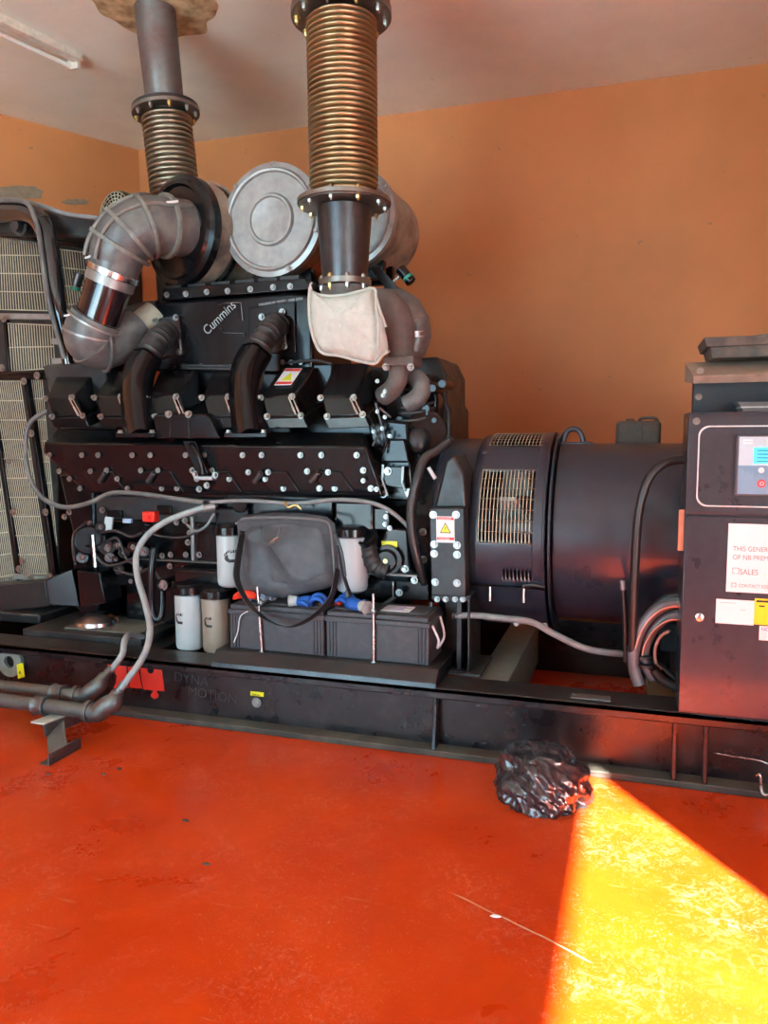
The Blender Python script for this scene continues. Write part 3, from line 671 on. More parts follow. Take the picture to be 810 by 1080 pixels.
# engine mount: bracket, rubber foot and dome
fx = at(100, 640, 3.72)
ep(MB().prism([at(x, y, 3.66) for x, y in [(81, 602), (105, 604), (111, 636), (84, 640)]], (0, .16, 0)), 'mount_bracket', BLACK, bevel=.006)
ep(MB().lathe([(0, .125), (.02, .12), (.045, .085), (.06, .06)], (fx.x, 3.74, SB+.045), (0, 0, 1)), 'mount_dome', CHROME, bevel=0)
ep(MB().hexa([at(48, 612, 3.66), at(76, 600, 3.70), at(84, 640, 3.70), at(52, 638, 3.66), at(58, 606, 3.9), at(80, 600, 3.9), at(86, 632, 3.9), at(60, 632, 3.9)]), 'corner_bracket', BLACK, bevel=.005)
# oil / fuel filters
def filt(cx, y0, y1, Y, rp, name, m, lab, cap=True, logo=None):
    a, b = at(cx, y0, Y), at(cx, y1, Y); b.x = a.x; r_ = pr(rp, a); h = a.z-b.z
    t = thing('spin_on_filter', lab, 'filter', (a.x, Y, b.z), 'canister filters on the engine side')
    finish(MB().lathe([(0, r_*.7), (.012, r_*.93), (.03, r_), (h*.97, r_*1.02), (h, r_*.98)], (a.x, Y, b.z), (0, 0, 1), 36), 'canister', m, t)
    if cap:
        finish(MB().lathe([(h, r_*1.06), (h+.008, r_*1.24), (h+.045, r_*1.24), (h+.052, r_*1.1), (h+.06, r_*1.0)], (a.x, Y, b.z), (0, 0, 1), 36), 'filter_head', BLACK, t)
    if logo:   # C-shaped mark wrapped on the canister
        zc = b.z+h*logo[1]; s_ = logo[2]; q0 = logo[0]
        def mark(pts):
            mm = MB(); N = 28
            def ins(u, v):
                c = False
                for k in range(len(pts)):
                    (x1, y1), (x2, y2) = pts[k], pts[k-1]
                    if (y1 > v) != (y2 > v) and u < (x2-x1)*(v-y1)/(y2-y1)+x1: c = not c
                return c
            def P_(u, v):
                th_ = q0+u*s_/r_; return Vector((a.x+math.sin(th_)*r_*1.012, Y-math.cos(th_)*r_*1.012, zc+v*s_))
            for i in range(N):
                for k in range(N):
                    u0, v0, u1, v1 = -1+2*i/N, -1+2*k/N, -1+2*(i+1)/N, -1+2*(k+1)/N
                    if ins((u0+u1)/2, (v0+v1)/2): mm.bm.faces.new([mm.bm.verts.new(P_(*q)) for q in ((u0, v0), (u1, v0), (u1, v1), (u0, v1))])
            bmesh.ops.remove_doubles(mm.bm, verts=mm.bm.verts[:], dist=1e-5); return mm
        out = [(-.85, -.1), (-.4, .3), (-.25, .05), (-.25, -.3), (0, -.5), (.9, -.5), (.9, -1), (-.2, -1), (-.65, -.75), (-.9, -.4)]
        finish(mark(out), 'maker_mark', INK, t); finish(mark([(-1, .05), (-.85, .5), (-.5, .85), (0, 1), (.25, 1), (-.8, .02)]), 'maker_mark', INK, t)
        finish(mark([(-.1, .5), (.4, 1), (.9, 1), (.9, .5)]), 'maker_mark', INK, t)
    return t
filt(242, 564, 618, 3.62, 13.5, '', WHITE, 'white canister filter with a large black C-shaped mark left of the bag', logo=(.52, .62, .034))
filt(255, 566, 619, 3.78, 12, '', TAN, 'canister filter given a brownish shaded colour, half hidden behind the laptop bag')
filt(199, 626, 684, 3.60, 14.5, '', WHITE, 'pale canister filter standing low, leftmost behind the skid rail', cap=True, logo=(-.30, .6, .03))
filt(228, 630, 687, 3.60, 15, '', TAN, 'canister filter given a tan shaded colour, low between the pale filter and the battery', logo=(-.15, .6, .028))
filt(371, 566, 624, 3.62, 16.5, '', WHITE, 'bluish white canister filter right of the laptop bag')
# filter head castings
ep(pbox(183, 600, 238, 627, 3.66, .22), 'filter_bracket', BLACK, bevel=.01)
ep(pbox(226, 535, 262, 556, 3.62, .2), 'filter_bracket', BLACK, bevel=.012)
ep(MB().cyl(at(253, 533, 3.60), at(253, 533, 3.7), .04), 'head_plug', BLACK)
ep(pbox(352, 528, 394, 561, 3.60, .24), 'filter_bracket', BLACK, bevel=.015)
ep(MB().prism([at(x, y, 3.66) for x, y in [(238, 520), (352, 524), (352, 570), (238, 570)]], (0, .2, 0)), 'cooler_housing', BLACK, bevel=.012)
ep(pbox(392, 535, 411, 560, 3.62, .2), 'cooler_end', BLACK, bevel=.01)
bolts([at(x, y, 3.615) for x, y in ((409, 538), (407, 545), (406, 553), (411, 557), (356, 547), (397, 516), (383, 507))], (0, -1, 0), en, .0085, .014)
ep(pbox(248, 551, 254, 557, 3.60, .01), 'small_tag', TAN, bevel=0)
# oil pump / starter area
o = ep(MB().prism([at(x, y, 3.66) for x, y in [(404, 560), (412, 556), (430, 558), (433, 600), (440, 606), (390, 603), (392, 575)]], (0, .18, 0)), 'pump_housing', BLACK, bevel=.012)
ep(MB().prism([at(x, y, 3.655) for x, y in [(402.5, 570.5), (419, 571), (419, 577), (402.5, 576.5)]], (0, .004, 0)), 'sticker', YEL, o, bevel=0, label='yellow sticker')
ep(MB().lathe([(0, .078), (.03, .078), (.03, .055), (.05, .05)], at(410, 590, 3.66), (0, -1, 0), 32), 'pulley', BLACK, o, bevel=.003)
ep(MB().lathe([(0, .016), (.06, .012)], at(410, 590, 3.66), (0, -1, 0), 12), 'pulley_bolt', BRASSB, o, bevel=0)
ep(MB().tube([at(389, 572, 3.60), at(390, 585, 3.60), at(396, 598, 3.61), at(408, 603, 3.62)], .040, ribs=6, amp=.12, sm=8), 'ribbed_hose', RUB, o, bevel=0)
ep(MB().lathe([(0, .056), (.025, .056), (.026, .04), (.01, .035)], at(389, 569, 3.60), (-.2, -.5, .6), 28), 'hose_clamp', BLACK, o, bevel=0)
ep(pbox(388, 604, 440, 609, 3.62, .12), 'lower_rail', SILV, bevel=.004)
ep(pbox(380, 610, 452, 634, 3.72, .14), 'rail_block', BLACK, bevel=.006)
bolts([at(x, y, 3.66) for x, y in ((386, 607), (437, 612), (427, 600), (421, 625), (446, 561), (447, 590))], (0, -1, 0), en, .013, .018)
# aft end, right of the ledge
ep(MB().prism([at(x, y, 3.78) for x, y in [(386, 440), (430, 445), (437, 530), (404, 528)]], (0, .5, 0)), 'aft_casting', BLACK, bevel=.015)
ep(MB().prism([at(x, y, 3.74) for x, y in [(405, 463), (427, 463), (432, 488), (400, 488)]], (0, .1, 0)), 'aft_box', BLACK, bevel=.01)
o = ep(MB().prism([at(x, y, 3.70) for x, y in [(404, 492), (426, 492), (428, 516), (404, 512)]], (0, .1, 0)), 'aft_bracket', BLACK, bevel=.005)
line([(404, 490), (403, 505), (409, 523)], .006, 3.69, SILV, o, 'bracket_edge'); line([(425, 492), (424, 508), (429, 523)], .006, 3.69, SILV, o, 'bracket_edge')
bolts([at(409, 497, 3.695), at(431, 520, 3.70), at(404, 521, 3.7)], (0, -1, 0), o, .014, .018)
# angled side of the last cover with small links
for (a, b) in (((390, 440), (404, 470)), ((396, 425), (408, 470)), ((400, 430), (412, 440)), ((393, 470), (404, 450)), ((404, 478), (412, 455))):
    ep(MB().cyl(at(*a, 3.70), at(*b, 3.74), .007), 'linkage', random.choice([GUN, BLACK, BLACK]), bevel=0)
bolts([at(x, y, 3.70) for x, y in ((398, 402), (404, 417), (406, 413), (398, 434), (394, 455), (403, 452), (406, 440), (411, 460), (392, 485), (386, 484), (399, 503), (402, 512))], (0, -1, .1), en, .0075, .012)
# far bank end and turbo support
ep(MB().prism([at(x, y, 4.15) for x, y in [(430, 378), (462, 376), (471, 395), (471, 425), (475, 432), (475, 470), (430, 470)]], (0, .5, 0)), 'far_rocker_box', BLACKD, bevel=.015)
ep(MB().prism([at(x, y, 4.0) for x, y in [(433, 396), (455, 394), (462, 420), (460, 455), (436, 460)]], (0, .2, 0)), 'far_head', BLACK, bevel=.015)
ep(MB().tube([at(435, 395, 3.9), at(445, 408, 3.88), at(440, 420, 3.86), at(428, 427, 3.86)], .05, sm=8), 'water_pipe', HOSE_D, bevel=0)
for y in (430, 436, 444): ep(MB().tube([at(420, y, 3.82), at(440, y-1, 3.84), at(458, y-6, 3.9)], .007), 'fuel_pipe', GUN, bevel=0)
for i in range(16):
    x = random.uniform(418, 468); y = random.uniform(400, 462)
    a = at(x, y, 3.86); ep(MB().cyl(a, a+Vector((0, .2, 0)), random.uniform(.01, .03), n=12), 'fitting', random.choice([BLACK, GUN, BLACK, BLACK]), bevel=.002)
ep(MB().cyl(at(449, 455, 3.86), at(449, 455, 4.1), .11, n=28), 'cover_plate', BLACK)
ep(MB().ball(at(440, 465, 3.84), .07, (1, .8, 1)), 'housing_dome', BLACKD, bevel=0)
# exhaust elbows (bare cast iron) of the near turbo
exh = ep(MB().tube([at(380, 330, 3.78), at(398, 322, 3.78), at(414, 330, 3.78), at(422, 352, 3.78), at(422, 378, 3.78)], [pr(18, at(400, 320, 3.78)), pr(18, at(400, 320, 3.78)), pr(13, at(400, 320, 3.78))], n=20, sm=8), 'exhaust_elbow', CAST, bevel=0)
ep(pbox(404, 376, 436, 385, 3.70, .16), 'exhaust_flange', CAST, exh, bevel=.005)
ep(MB().tube([at(420, 385, 3.78), at(420, 398, 3.78), at(414, 410, 3.80), at(404, 418, 3.84)], pr(10.5, at(420, 390, 3.78)), n=20, sm=8), 'exhaust_runner', CAST, exh, bevel=0)
bolts([at(407, 387, 3.70), at(433, 387, 3.70)], (0, -1, -.3), exh, .013, .016)
# black turbo inlet hose and clamps behind
tb_ = ep(MB().tube([at(405, 318, 4.0), at(425, 322, 4.0), at(438, 340, 4.0), at(438, 360, 4.0), at(428, 374, 4.0)], pr(15, at(430, 340, 4.0)), n=22, ribs=6, amp=.08, sm=10), 'turbo_hose', HOSE_D, bevel=0)
ep(MB().lathe([(0, .085), (.03, .085)], at(437, 352, 4.0), (.1, 0, -1), 28), 'hose_clamp', CHROME, tb_, bevel=0)
ep(MB().lathe([(0, .11), (.10, .12), (.16, .07)], at(405, 345, 3.95), (.9, .3, 0), 28), 'turbo_housing', BLACK, bevel=.01)
ep(MB().hexa([at(389, 282, 3.96), at(400, 281, 3.96), at(432, 316, 3.96), at(418, 318, 3.96), at(389, 282, 4.1), at(400, 281, 4.1), at(432, 316, 4.1), at(418, 318, 4.1)]), 'stay_bracket', BLACKD, bevel=.004)
# service gauge on a stalk
o = ep(MB().cyl(at(422, 283, 3.95), at(434, 298, 3.95), .028, n=20), 'restriction_gauge', BLACK, bevel=.004)
ep(MB().cyl(at(429.5, 292, 3.949), at(431.5, 294.5, 3.949), .0295, n=20), 'green_ring', GREENC, o, bevel=0)
ep(MB().cyl(at(415, 297, 3.96), at(424, 289, 3.95), .008), 'stalk', CHROME, o, bevel=0)
o = ep(MB().cyl(at(84, 288, 3.85), at(80, 302, 3.85), .028, n=20), 'restriction_gauge', GUN, bevel=.004)
ep(MB().cyl(at(79.6, 303, 3.85), at(79, 306, 3.85), .03, n=20), 'green_ring', GREENC, o, bevel=0)
# wiring conduit in front of the ledge
ep(MB().tube([at(52, 433, 3.60), at(38, 440, 3.56), at(29, 452, 3.55), at(27, 478, 3.55), at(32, 505, 3.55), at(45, 525, 3.55), at(68, 535, 3.55), at(95, 530, 3.55), at(118, 520, 3.55), at(150, 521, 3.56), at(185, 526, 3.56), at(215, 530, 3.57)], .013), 'wiring_conduit', HOSE_D, bevel=0)
ep(MB().tube([at(215, 530, 3.58), at(260, 528, 3.58), at(310, 531, 3.58), at(360, 527, 3.58), at(400, 533, 3.59), at(428, 553, 3.6), at(440, 575, 3.6)], .011), 'wiring_conduit', CONDUIT, bevel=0)
ep(MB().tube([at(300, 529, 3.575), at(304, 535, 3.56), at(312, 533, 3.57), at(318, 537, 3.575)], .008), 'brass_tap', BRASSB, bevel=0)
ep(MB().tube([at(476, 463, 3.72), at(462, 475, 3.66), at(448, 484, 3.6), at(440, 505, 3.56), at(434, 530, 3.55), at(434, 560, 3.55), at(440, 590, 3.58), at(448, 615, 3.65)], .022), 'cable_conduit', RUB, bevel=0)
ep(MB().tube([at(196, 552, 3.6), at(206, 560, 3.58), at(217, 555, 3.58), at(226, 542, 3.6)], .007), 'small_hose', CONDUIT, bevel=0)
ep(MB().tube([at(150, 560, 3.6), at(172, 566, 3.6), at(196, 566, 3.6), at(216, 556, 3.6)], .006), 'small_hose', GUN, bevel=0)
ep(MB().cyl(at(452, 493, 3.56), at(459, 505, 3.56), .010), 'cable_end', WHITE, bevel=0)
# ------------------------------------------------------------------ flywheel housing
fh = ep(MB().lathe([(0, .42), (.16, .46)], (at(440, 560, 3.8).x, 4.15, .98), (1, 0, 0), 48), 'flywheel_housing', BLACK, bevel=.01)
pl = ep(MB().prism([at(x, y, 3.54) for x, y in [(453, 536), (489, 536), (491, 630), (455, 628)]], (0, .12, 0)), 'side_plate', BLACKD, bevel=.005)
bolts([at(x, y, 3.535) for x, y in ((457, 543), (481, 543), (458, 574), (482, 575), (458, 584), (482, 585), (459, 614), (482, 615))], (0, -1, 0), pl, .013, .01)
for (x, y) in ((454, 536), (470, 500), (478, 480)): pass
ep(MB().prism([at(x, y, 3.60) for x, y in [(458, 536), (470, 486), (478, 480), (490, 500), (492, 536)]], (0, .3, 0)), 'housing_rib', BLACKD, bevel=.012)
w0 = finish(MB().prism([at(x, y, 3.536) for x, y in [(460, 544.5), (479, 545), (479.5, 572.5), (460.5, 572)]], (0, .003, 0)), 'warning_sticker', PAPER, pl, label='white warning sticker with a yellow triangle')
finish(MB().prism([at(x, y, 3.5345) for x, y in [(460.8, 545.3), (478.5, 545.8), (478.6, 548.6), (460.8, 548.1)]], (0, .0015, 0)), 'red_band', RED, w0)
finish(MB().prism([at(x, y, 3.5345) for x, y in [(461, 566.5), (479, 567), (479, 569.8), (461, 569.3)]], (0, .0015, 0)), 'red_band', RED, w0)
text('WARNING', 'print', at(461.8, 548, 3.5335), .0135, PAPER, w0, ext=.0003); text('DANGER', 'print', at(462.5, 569.2, 3.5335), .0135, PAPER, w0, ext=.0003)
finish(MB().prism([at(x, y, 3.5347) for x, y in [(469.5, 551), (475.8, 562.5), (463.8, 562.2)]], (0, .0015, 0)), 'triangle_edge', INK, w0)
finish(MB().prism([at(x, y, 3.5337) for x, y in [(469.5, 552.7), (474.4, 561.6), (465, 561.4)]], (0, .001, 0)), 'yellow_triangle', YEL, w0)
text('!', 'print', at(468.8, 560.9, 3.5330), .036, INK, w0, ext=.0003)
# support leg
m_ = MB(); a = at(455, 628, 3.58); b = at(496, 696, 3.58)
m_.box((a.x, 3.58, a.z-.02), (b.x, 3.84, a.z+.01)); m_.box((b.x-.07, 3.58, SB), (b.x-.045, 3.84, a.z)); m_.box((b.x-.012, 3.56, SB), (b.x, 3.84, a.z)); m_.box((b.x-.16, 3.72, SB), (b.x-.01, 3.74, a.z))
m_.box((b.x-.10, 3.52, SB), (b.x+.06, 3.86, SB+.015))
ep(m_, 'support_leg', BLACKD, bevel=.004)
bolts([at(x, 632, 3.575) for x in (461, 470, 480, 488)], (0, -1, 0), en, .010, .014)

# ------------------------------------------------------------------ alternator
AY, AZ = 4.15, .98; AX = (1, 0, 0)
xa, xb, xc_ = at(471, 470, 4.05).x, at(495, 560, 3.66).x, at(575, 560, 3.66).x
al = thing('alternator', 'large blue-black cylindrical alternator with mesh vents between engine and cabinet', 'alternator', (-.1, AY, SB))
def ap(mb, name, m=ALT, parent=None, **k):
    k.setdefault('bevel', .004); return finish(mb, name, m, parent or al, **k)
ap(MB().lathe([(0, .47), (.02, .485), (xb-xa, .485)], (xa, AY, AZ), AX, 80), 'adapter_ring', ALT)
RC = .507
# cowl with real vent openings
def cowl_grid():
    bm = bmesh.new(); W = xc_-xb; nx = 40; nt_ = 180
    wins = [(.13, .85, -1, 41), (.14, .88, 62, 86), (.42, .82, -21.5, -15.5), (.36, .86, -70, -63)]
    V = {}
    def vert(i, j):
        j %= nt_
        if (i, j) not in V:
            th_ = R(j*360/nt_-180); u = i/nx
            r_ = RC*(1-.02*max(0, .1-u)/.1)
            V[(i, j)] = bm.verts.new((xb+W*u, AY-math.cos(th_)*r_, AZ+math.sin(th_)*r_))
        return V[(i, j)]
    for i in range(nx):
        for j in range(nt_):
            u = (i+.5)/nx; d = (j+.5)*360/nt_-180
            hole = False
            for k, (u0, u1, t0, t1) in enumerate(wins):
                if u0 < u < u1 and t0 < d < t1 and (k < 2 or i % 2 == 0): hole = True
            if not hole: bm.faces.new((vert(i, j), vert(i+1, j), vert(i+1, j+1), vert(i, j+1)))
    return bm, wins, W
bm, wins, W = cowl_grid()
ap(bm, 'vent_cowl', ALT, bevel=0, solid=.006, ang=60)
def cyl_pt(u, deg, r_): return Vector((xb+W*u, AY-math.cos(R(deg))*r_, AZ+math.sin(R(deg))*r_))
for k, (u0, u1, t0, t1) in enumerate(wins[:2]):
    g = MB(); nv = 15
    for i in range(nv+1):
        u = u0+(u1-u0)*i/nv; g.tube([cyl_pt(u, t0+(t1-t0)*j/8, RC+.004) for j in range(9)], .0028, n=5, sm=1)
    nh = 7 if k == 0 else 6
    for j in range(nh+1):
        d = t0+(t1-t0)*j/nh; g.tube([cyl_pt(u0, d, RC+.006), cyl_pt(u1, d, RC+.006)], .0028, n=5, sm=1)
    ap(g, 'vent_grille', WIRE, bevel=0)
ap(MB().lathe([(0, .22), (W*.95, .22)], (xb+.01, AY, AZ), AX, 40), 'shaft_drum', GUN)
for k in range(9):
    a = R(k*40+18); c_, s_ = math.cos(a), math.sin(a)
    fanp = [Vector((xb+.10, AY-c_*.22, AZ+s_*.22)), Vector((xb+.25, AY-c_*.22, AZ+s_*.22)), Vector((xb+.21, AY-math.cos(a+.12)*.44, AZ+math.sin(a+.12)*.44)), Vector((xb+.13, AY-math.cos(a+.12)*.44, AZ+math.sin(a+.12)*.44))]
    ap(MB().prism(fanp, Vector((0, s_, c_))*.02), 'fan_blade', FANM, bevel=.002)
for (x_, w_, r_) in ((xc_-.012, .010, RC+.012), (xc_+.012, .012, RC+.004)):
    ap(MB().lathe([(0, .45), (0, r_), (w_, r_), (w_, .45)], (x_, AY, AZ), AX, 90), 'rim_flange', ALT, bevel=.002)
m_ = MB(); m_.tube([cyl_pt(-.01, -26, RC+.012), cyl_pt(1.0, -26, RC+.012)], .012, n=8, sm=1); m_.tube([cyl_pt(.7, -25, RC+.02), cyl_pt(.85, -23.5, RC+.02), cyl_pt(1.0, -24.5, RC+.02)], .008, n=8)
ap(m_, 'clamp_strip', GUN, bevel=0)
for u in (.27, .72):
    p = cyl_pt(u, -28, RC+.014); ap(MB().cyl(p+Vector((0, 0, .012)), p+Vector((0, 0, -.06)), .007, n=8), 'strip_bolt', BOLT, bevel=0)
bolts([cyl_pt(u, -61, RC+.02) for u in (.55, .95)], (0, -1, 0), al, .01, .014)
bolts([cyl_pt(.1, 55, RC)], (0, -1, 1), al, .01, .012)
# barrel
ap(MB().lathe([(0, .44), (0, .46), (1.45, .46), (1.5, .42)], (xc_+.03, AY, AZ), AX, 110), 'barrel', ALT)
# lifting eye
le = Vector((at(600, 466, 4.12).x+.022, 4.12, AZ+.455)); m_ = MB()
m_.tube([le+Vector((-.055, 0, -.01)), le+Vector((-.046, 0, .035)), le+Vector((-.028, 0, .068)), le+Vector((0, 0, .078)), le+Vector((.028, 0, .068)), le+Vector((.046, 0, .035)), le+Vector((.055, 0, -.01))], .014, n=12)
ap(m_, 'lifting_eye', ALT, bevel=0); ap(MB().box(le+Vector((-.1, -.03, -.02)), le+Vector((.1, .03, .012))), 'eye_base', ALT)
# feet
ap(MB().box((xc_+.55, 4.25, SB), (xc_+.7, 4.55, .60)), 'mounting_foot', BLACKD); ap(MB().box((.75, 3.75, SB), (1.0, 4.55, .60)), 'mounting_foot', ALT)
ap(MB().lathe([(0, .505), (0, .515), (.05, .515), (.05, .505)], (xc_-.06, AY, AZ), AX, 60), 'rear_band', ALT)

# conduit under the alternator
t = MB().tube([at(478, 650, 3.60), at(500, 649, 3.58), at(530, 652, 3.56), at(560, 656, 3.56), at(585, 669, 3.57), at(615, 683, 3.6), at(640, 688, 3.64), at(662, 690, 3.7)], .016)
tag(finish(t, 'flexible_conduit', CONDUIT), 'grey flexible conduit sagging below the alternator towards the cable coil', 'conduit')
# large cables
cb = thing('power_cable', 'dark brown cable looping from the cabinet side down past the alternator', 'cable', at(665, 700, 3.5))
finish(MB().tube([at(724, 484, 3.50), at(705, 487, 3.48), at(690, 497, 3.46), at(680, 515, 3.45), at(673, 545, 3.45), at(670, 590, 3.46), at(668, 640, 3.48), at(667, 690, 3.52), at(668, 700, 3.55)], .020), 'cable_run', CABLE, cb)
finish(MB().tube([at(657, 616, 3.55), at(659, 650, 3.55), at(660, 698, 3.57)], .012), 'cable_run', CABLE, cb)
finish(MB().cyl(at(657, 612, 3.55), at(657.5, 622, 3.55), .014), 'cable_lug', SILV, cb)
cc_ = thing('cable_coil', 'bundle of grey and brown cables bent in an arc into the cabinet side', 'cables', at(690, 715, 3.6))
def arc(pts, r_, m, Y, name='cable_or_reflection_loop'):
    return finish(MB().tube([at(x, y, Y) for x, y in pts], r_, n=12), name, m, cc_)
arc([(724, 636), (708, 636), (693, 643), (680, 656), (672, 672), (668, 690), (669, 706), (674, 722)], .026, TAPE, 3.52)
arc([(724, 648), (706, 650), (692, 660), (683, 674), (679, 690), (682, 704), (690, 716)], .024, TAPE, 3.56)
arc([(724, 640), (706, 640), (690, 648), (677, 664), (670, 684)], .007, PINKREFL, 3.50)  # this thin strip and the next paint the pinkish reflection on the cables
arc([(724, 654), (706, 654), (690, 664), (680, 680), (677, 694)], .006, PINKREFL, 3.53)
arc([(724, 626), (704, 630), (688, 642), (676, 660)], .018, CABLE, 3.60)
arc([(688, 704), (697, 716), (712, 724), (726, 730)], .024, CABLE, 3.55)
arc([(683, 694), (700, 706), (714, 718), (726, 722)], .018, CABLE, 3.60)
arc([(707, 665), (697, 671), (691, 684), (692, 700), (698, 706)], .0075, mat('buff_cable', (.45, .25, .2), .5), 3.58)
for x, y in ((668, 683), (670, 700), (679, 693), (681, 702)):
    finish(MB().lathe([(-.006, .030), (.006, .030)], at(x, y, 3.53), (0, 0, 1), 16), 'cable_tie', INK, cc_)
pan = MB().box((at(640, 700, 3.9).x, 3.7, .02), (.5, 4.7, .06))
tag(finish(MB().box((at(684, 700, 3.9).x, 3.9, .10), (.55, 4.4, .19)), 'timber_block', mat('timber', (.34, .20, .10), .8, dust=.3), bevel=.004), 'worn wooden block lying inside the skid behind the cable bundle', 'wood block')

# ------------------------------------------------------------------ control cabinet
CX0 = at(717, 748, 3.30).x; CX1 = .93; CZ0 = at(716, 748, 3.30).z-.01; CZ1 = at(727, 435, 3.30).z
CX0 = .203
cbn = thing('control_cabinet', 'tall dark grey generator control cabinet at the right edge of the photo', 'control cabinet', ((CX0+CX1)/2, 3.5, SB))
def cp(mb, name, m=CAB, parent=None, **k):
    k.setdefault('bevel', .004); return finish(mb, name, m, parent or cbn, **k)
ztop = at(735, 395, 3.32).z
zseam = at(760, 543.5, 3.3).z
cp(MB().box((CX0, 3.315, SB+.002), (CX1, 3.62, CZ1-.02)), 'body', CAB)
ud = cp(MB().box((CX0, 3.30, zseam+.004), (CX1, 3.318, CZ1)), 'upper_panel', CAB)
ld_ = cp(MB().box((CX0, 3.30, SB+.012), (CX1, 3.318, zseam-.004)), 'lower_door', CAB)
# hood: recessed panel, shelf and overhanging top
cp(MB().box((CX0+.03, 3.52, CZ1-.03), (CX1-.03, 3.62, ztop+.01)), 'recessed_panel', mat('panel_blue', (.008, .015, .022), .5, dust=.08, dcol=(.1,.1,.09)))
cp(MB().box((CX0, 3.30, CZ1-.02), (CX1, 3.62, CZ1)), 'shelf', CAB, bevel=.002)
hz = at(733, 390, 3.35).z
m_ = MB(); m_.hexa([Vector((CX0+.02, 3.40, ztop)), Vector((CX1, 3.40, ztop)), Vector((CX1, 3.42, ztop-.03)), Vector((CX0+.02, 3.42, ztop-.03)), Vector((CX0+.0, 3.64, ztop+.075)), Vector((CX1, 3.64, ztop+.075)), Vector((CX1, 3.64, ztop-.01)), Vector((CX0+.0, 3.64, ztop-.01))])
cp(m_, 'hood', mat('hood_dusty', (.30, .22, .17), .6, dust=.4, dcol=(.42, .32, .24)), bevel=.003)
bolts([Vector((CX0+.045, 3.41, ztop+.02)), Vector((CX0+.05, 3.515, ztop-.08)), Vector((CX0+.03, 3.298, CZ1-.035))], (0, -1, .2), cbn, .010, .01)
for z in (zseam+.06, zseam-.09): pass
hg = cp(MB().box((CX0-.022, 3.325, at(718, 582, 3.3).z), (CX0, 3.345, at(718, 538, 3.3).z)), 'hinge', mat('hinge_orange', (.55, .22, .12), .5), bevel=.002)
# white pinstripe round the upper panel
def rrect(x0, y0, x1, y1, r_, Y, n=8):
    a, b = at(x0, y0, Y), at(x1, y1, Y); X0_, X1_ = a.x, b.x; Z1_, Z0_ = a.z, b.z; out = []
    for cx, cz, s0 in ((X1_-r_, Z1_-r_, 0), (X0_+r_, Z1_-r_, 90), (X0_+r_, Z0_+r_, 180), (X1_-r_, Z0_+r_, 270)):
        for k in range(n+1): out.append(Vector((cx+r_*math.cos(R(s0+90*k/n)), Y, cz+r_*math.sin(R(s0+90*k/n)))))
    return out
ra = at(737, 449, 3.299); rb = at(737, 534, 3.299)
pts = []
for cx, cz, s0 in ((CX1-.08, ra.z-.04, 0), (ra.x+.04, ra.z-.04, 90), (ra.x+.04, rb.z+.04, 180), (CX1-.08, rb.z+.04, 270)):
    for k in range(9): pts.append(Vector((cx+.04*math.cos(R(s0+90*k/8)), 3.2985, cz+.04*math.sin(R(s0+90*k/8)))))
m_ = MB(); n_ = len(pts); cen = sum(pts, Vector())/n_
def shrink(p, d):
    q = p-cen; return Vector((p.x-math.copysign(d, q.x), p.y, p.z-math.copysign(d, q.z)))
vo = [m_.bm.verts.new(p) for p in pts]; vi = [m_.bm.verts.new(shrink(p, .0055)) for p in pts]
for k in range(n_): m_.bm.faces.new((vo[k], vo[(k+1) % n_], vi[(k+1) % n_], vi[k]))
cp(m_, 'pinstripe', WLINE, ud, bevel=0, solid=.002)
# controller
k0 = at(777, 460, 3.29); k1x = k0.x+.30; kz1 = at(777, 522, 3.29).z; kz0 = at(778, 459, 3.29).z
ctl = cp(MB().box((k0.x, 3.272, kz1), (k1x, 3.30, kz0)), 'controller', mat('bezel', (.10, .105, .12), .4), ud, bevel=.004)
zm = at(780, 491, 3.27).z
finish(MB().box((k0.x+.008, 3.2695, zm), (k1x-.008, 3.273, kz0-.006)), 'display_area', SCRT, ctl)if False else None
C2 = thing  # (sub-parts stay directly on the cabinet)
cp(MB().box((k0.x+.008, 3.2695, zm), (k1x-.008, 3.273, kz0-.006)), 'controller_face', SCRT, cbn, bevel=0, label='pale blue upper face of the controller')
cp(MB().box((k0.x+.008, 3.2695, kz1+.006), (k1x-.008, 3.273, zm)), 'controller_face', SCRF, cbn, bevel=0, label='blue lower face of the controller with keys')
lx = at(795, 472, 3.268).x; lz0 = at(795, 472, 3.268).z; lz1 = at(795, 489, 3.268).z
lc_ = cp(MB().box((lx, 3.267, lz1), (lx+.14, 3.270, lz0)), 'lcd_screen', LCD, cbn, bevel=.001)
for i in range(4):
    cp(MB().box((lx+.012+.0*i, 3.2662, lz0-.014-.014*i), (lx+.10-.02*(i % 2), 3.2672, lz0-.009-.014*i)), 'lcd_text_line', mat('lcd_ink', (.02, .2, .3), .4), lc_, bevel=0)
b0 = at(803, 510, 3.268)
sbn = cp(MB().lathe([(0, .016), (.004, .016), (.006, .012)], (b0.x, 3.2705, b0.z), (0, -1, 0), 24), 'stop_button', mat('stop_red', (.75, .1, .12), .4), cbn, bevel=0)
text('O', 'key_symbol', (b0.x-.007, 3.2638, b0.z-.007), .02, PAPER, sbn)
b1 = at(803, 496, 3.268); cp(MB().lathe([(0, .011), (.003, .011)], (b1.x, 3.2705, b1.z), (0, -1, 0), 20), 'key', PAPER, cbn, bevel=0)
for k in range(2): cp(MB().box((at(784, 464, 3.27).x, 3.2685, at(784, 463.5+3*k, 3.27).z-.006), (at(794, 464, 3.27).x, 3.2700, at(784, 463.5+3*k, 3.27).z)), 'logo_line', PAPER, cbn, bevel=0)
for k in range(3):
    bb = at(803, 510, 3.268)+Vector((.045*(k+1), 0, 0)); cp(MB().lathe([(0, .014), (.004, .014)], (bb.x, 3.2705, bb.z), (0, -1, 0), 20), 'key', PAPER, cbn, bevel=0)
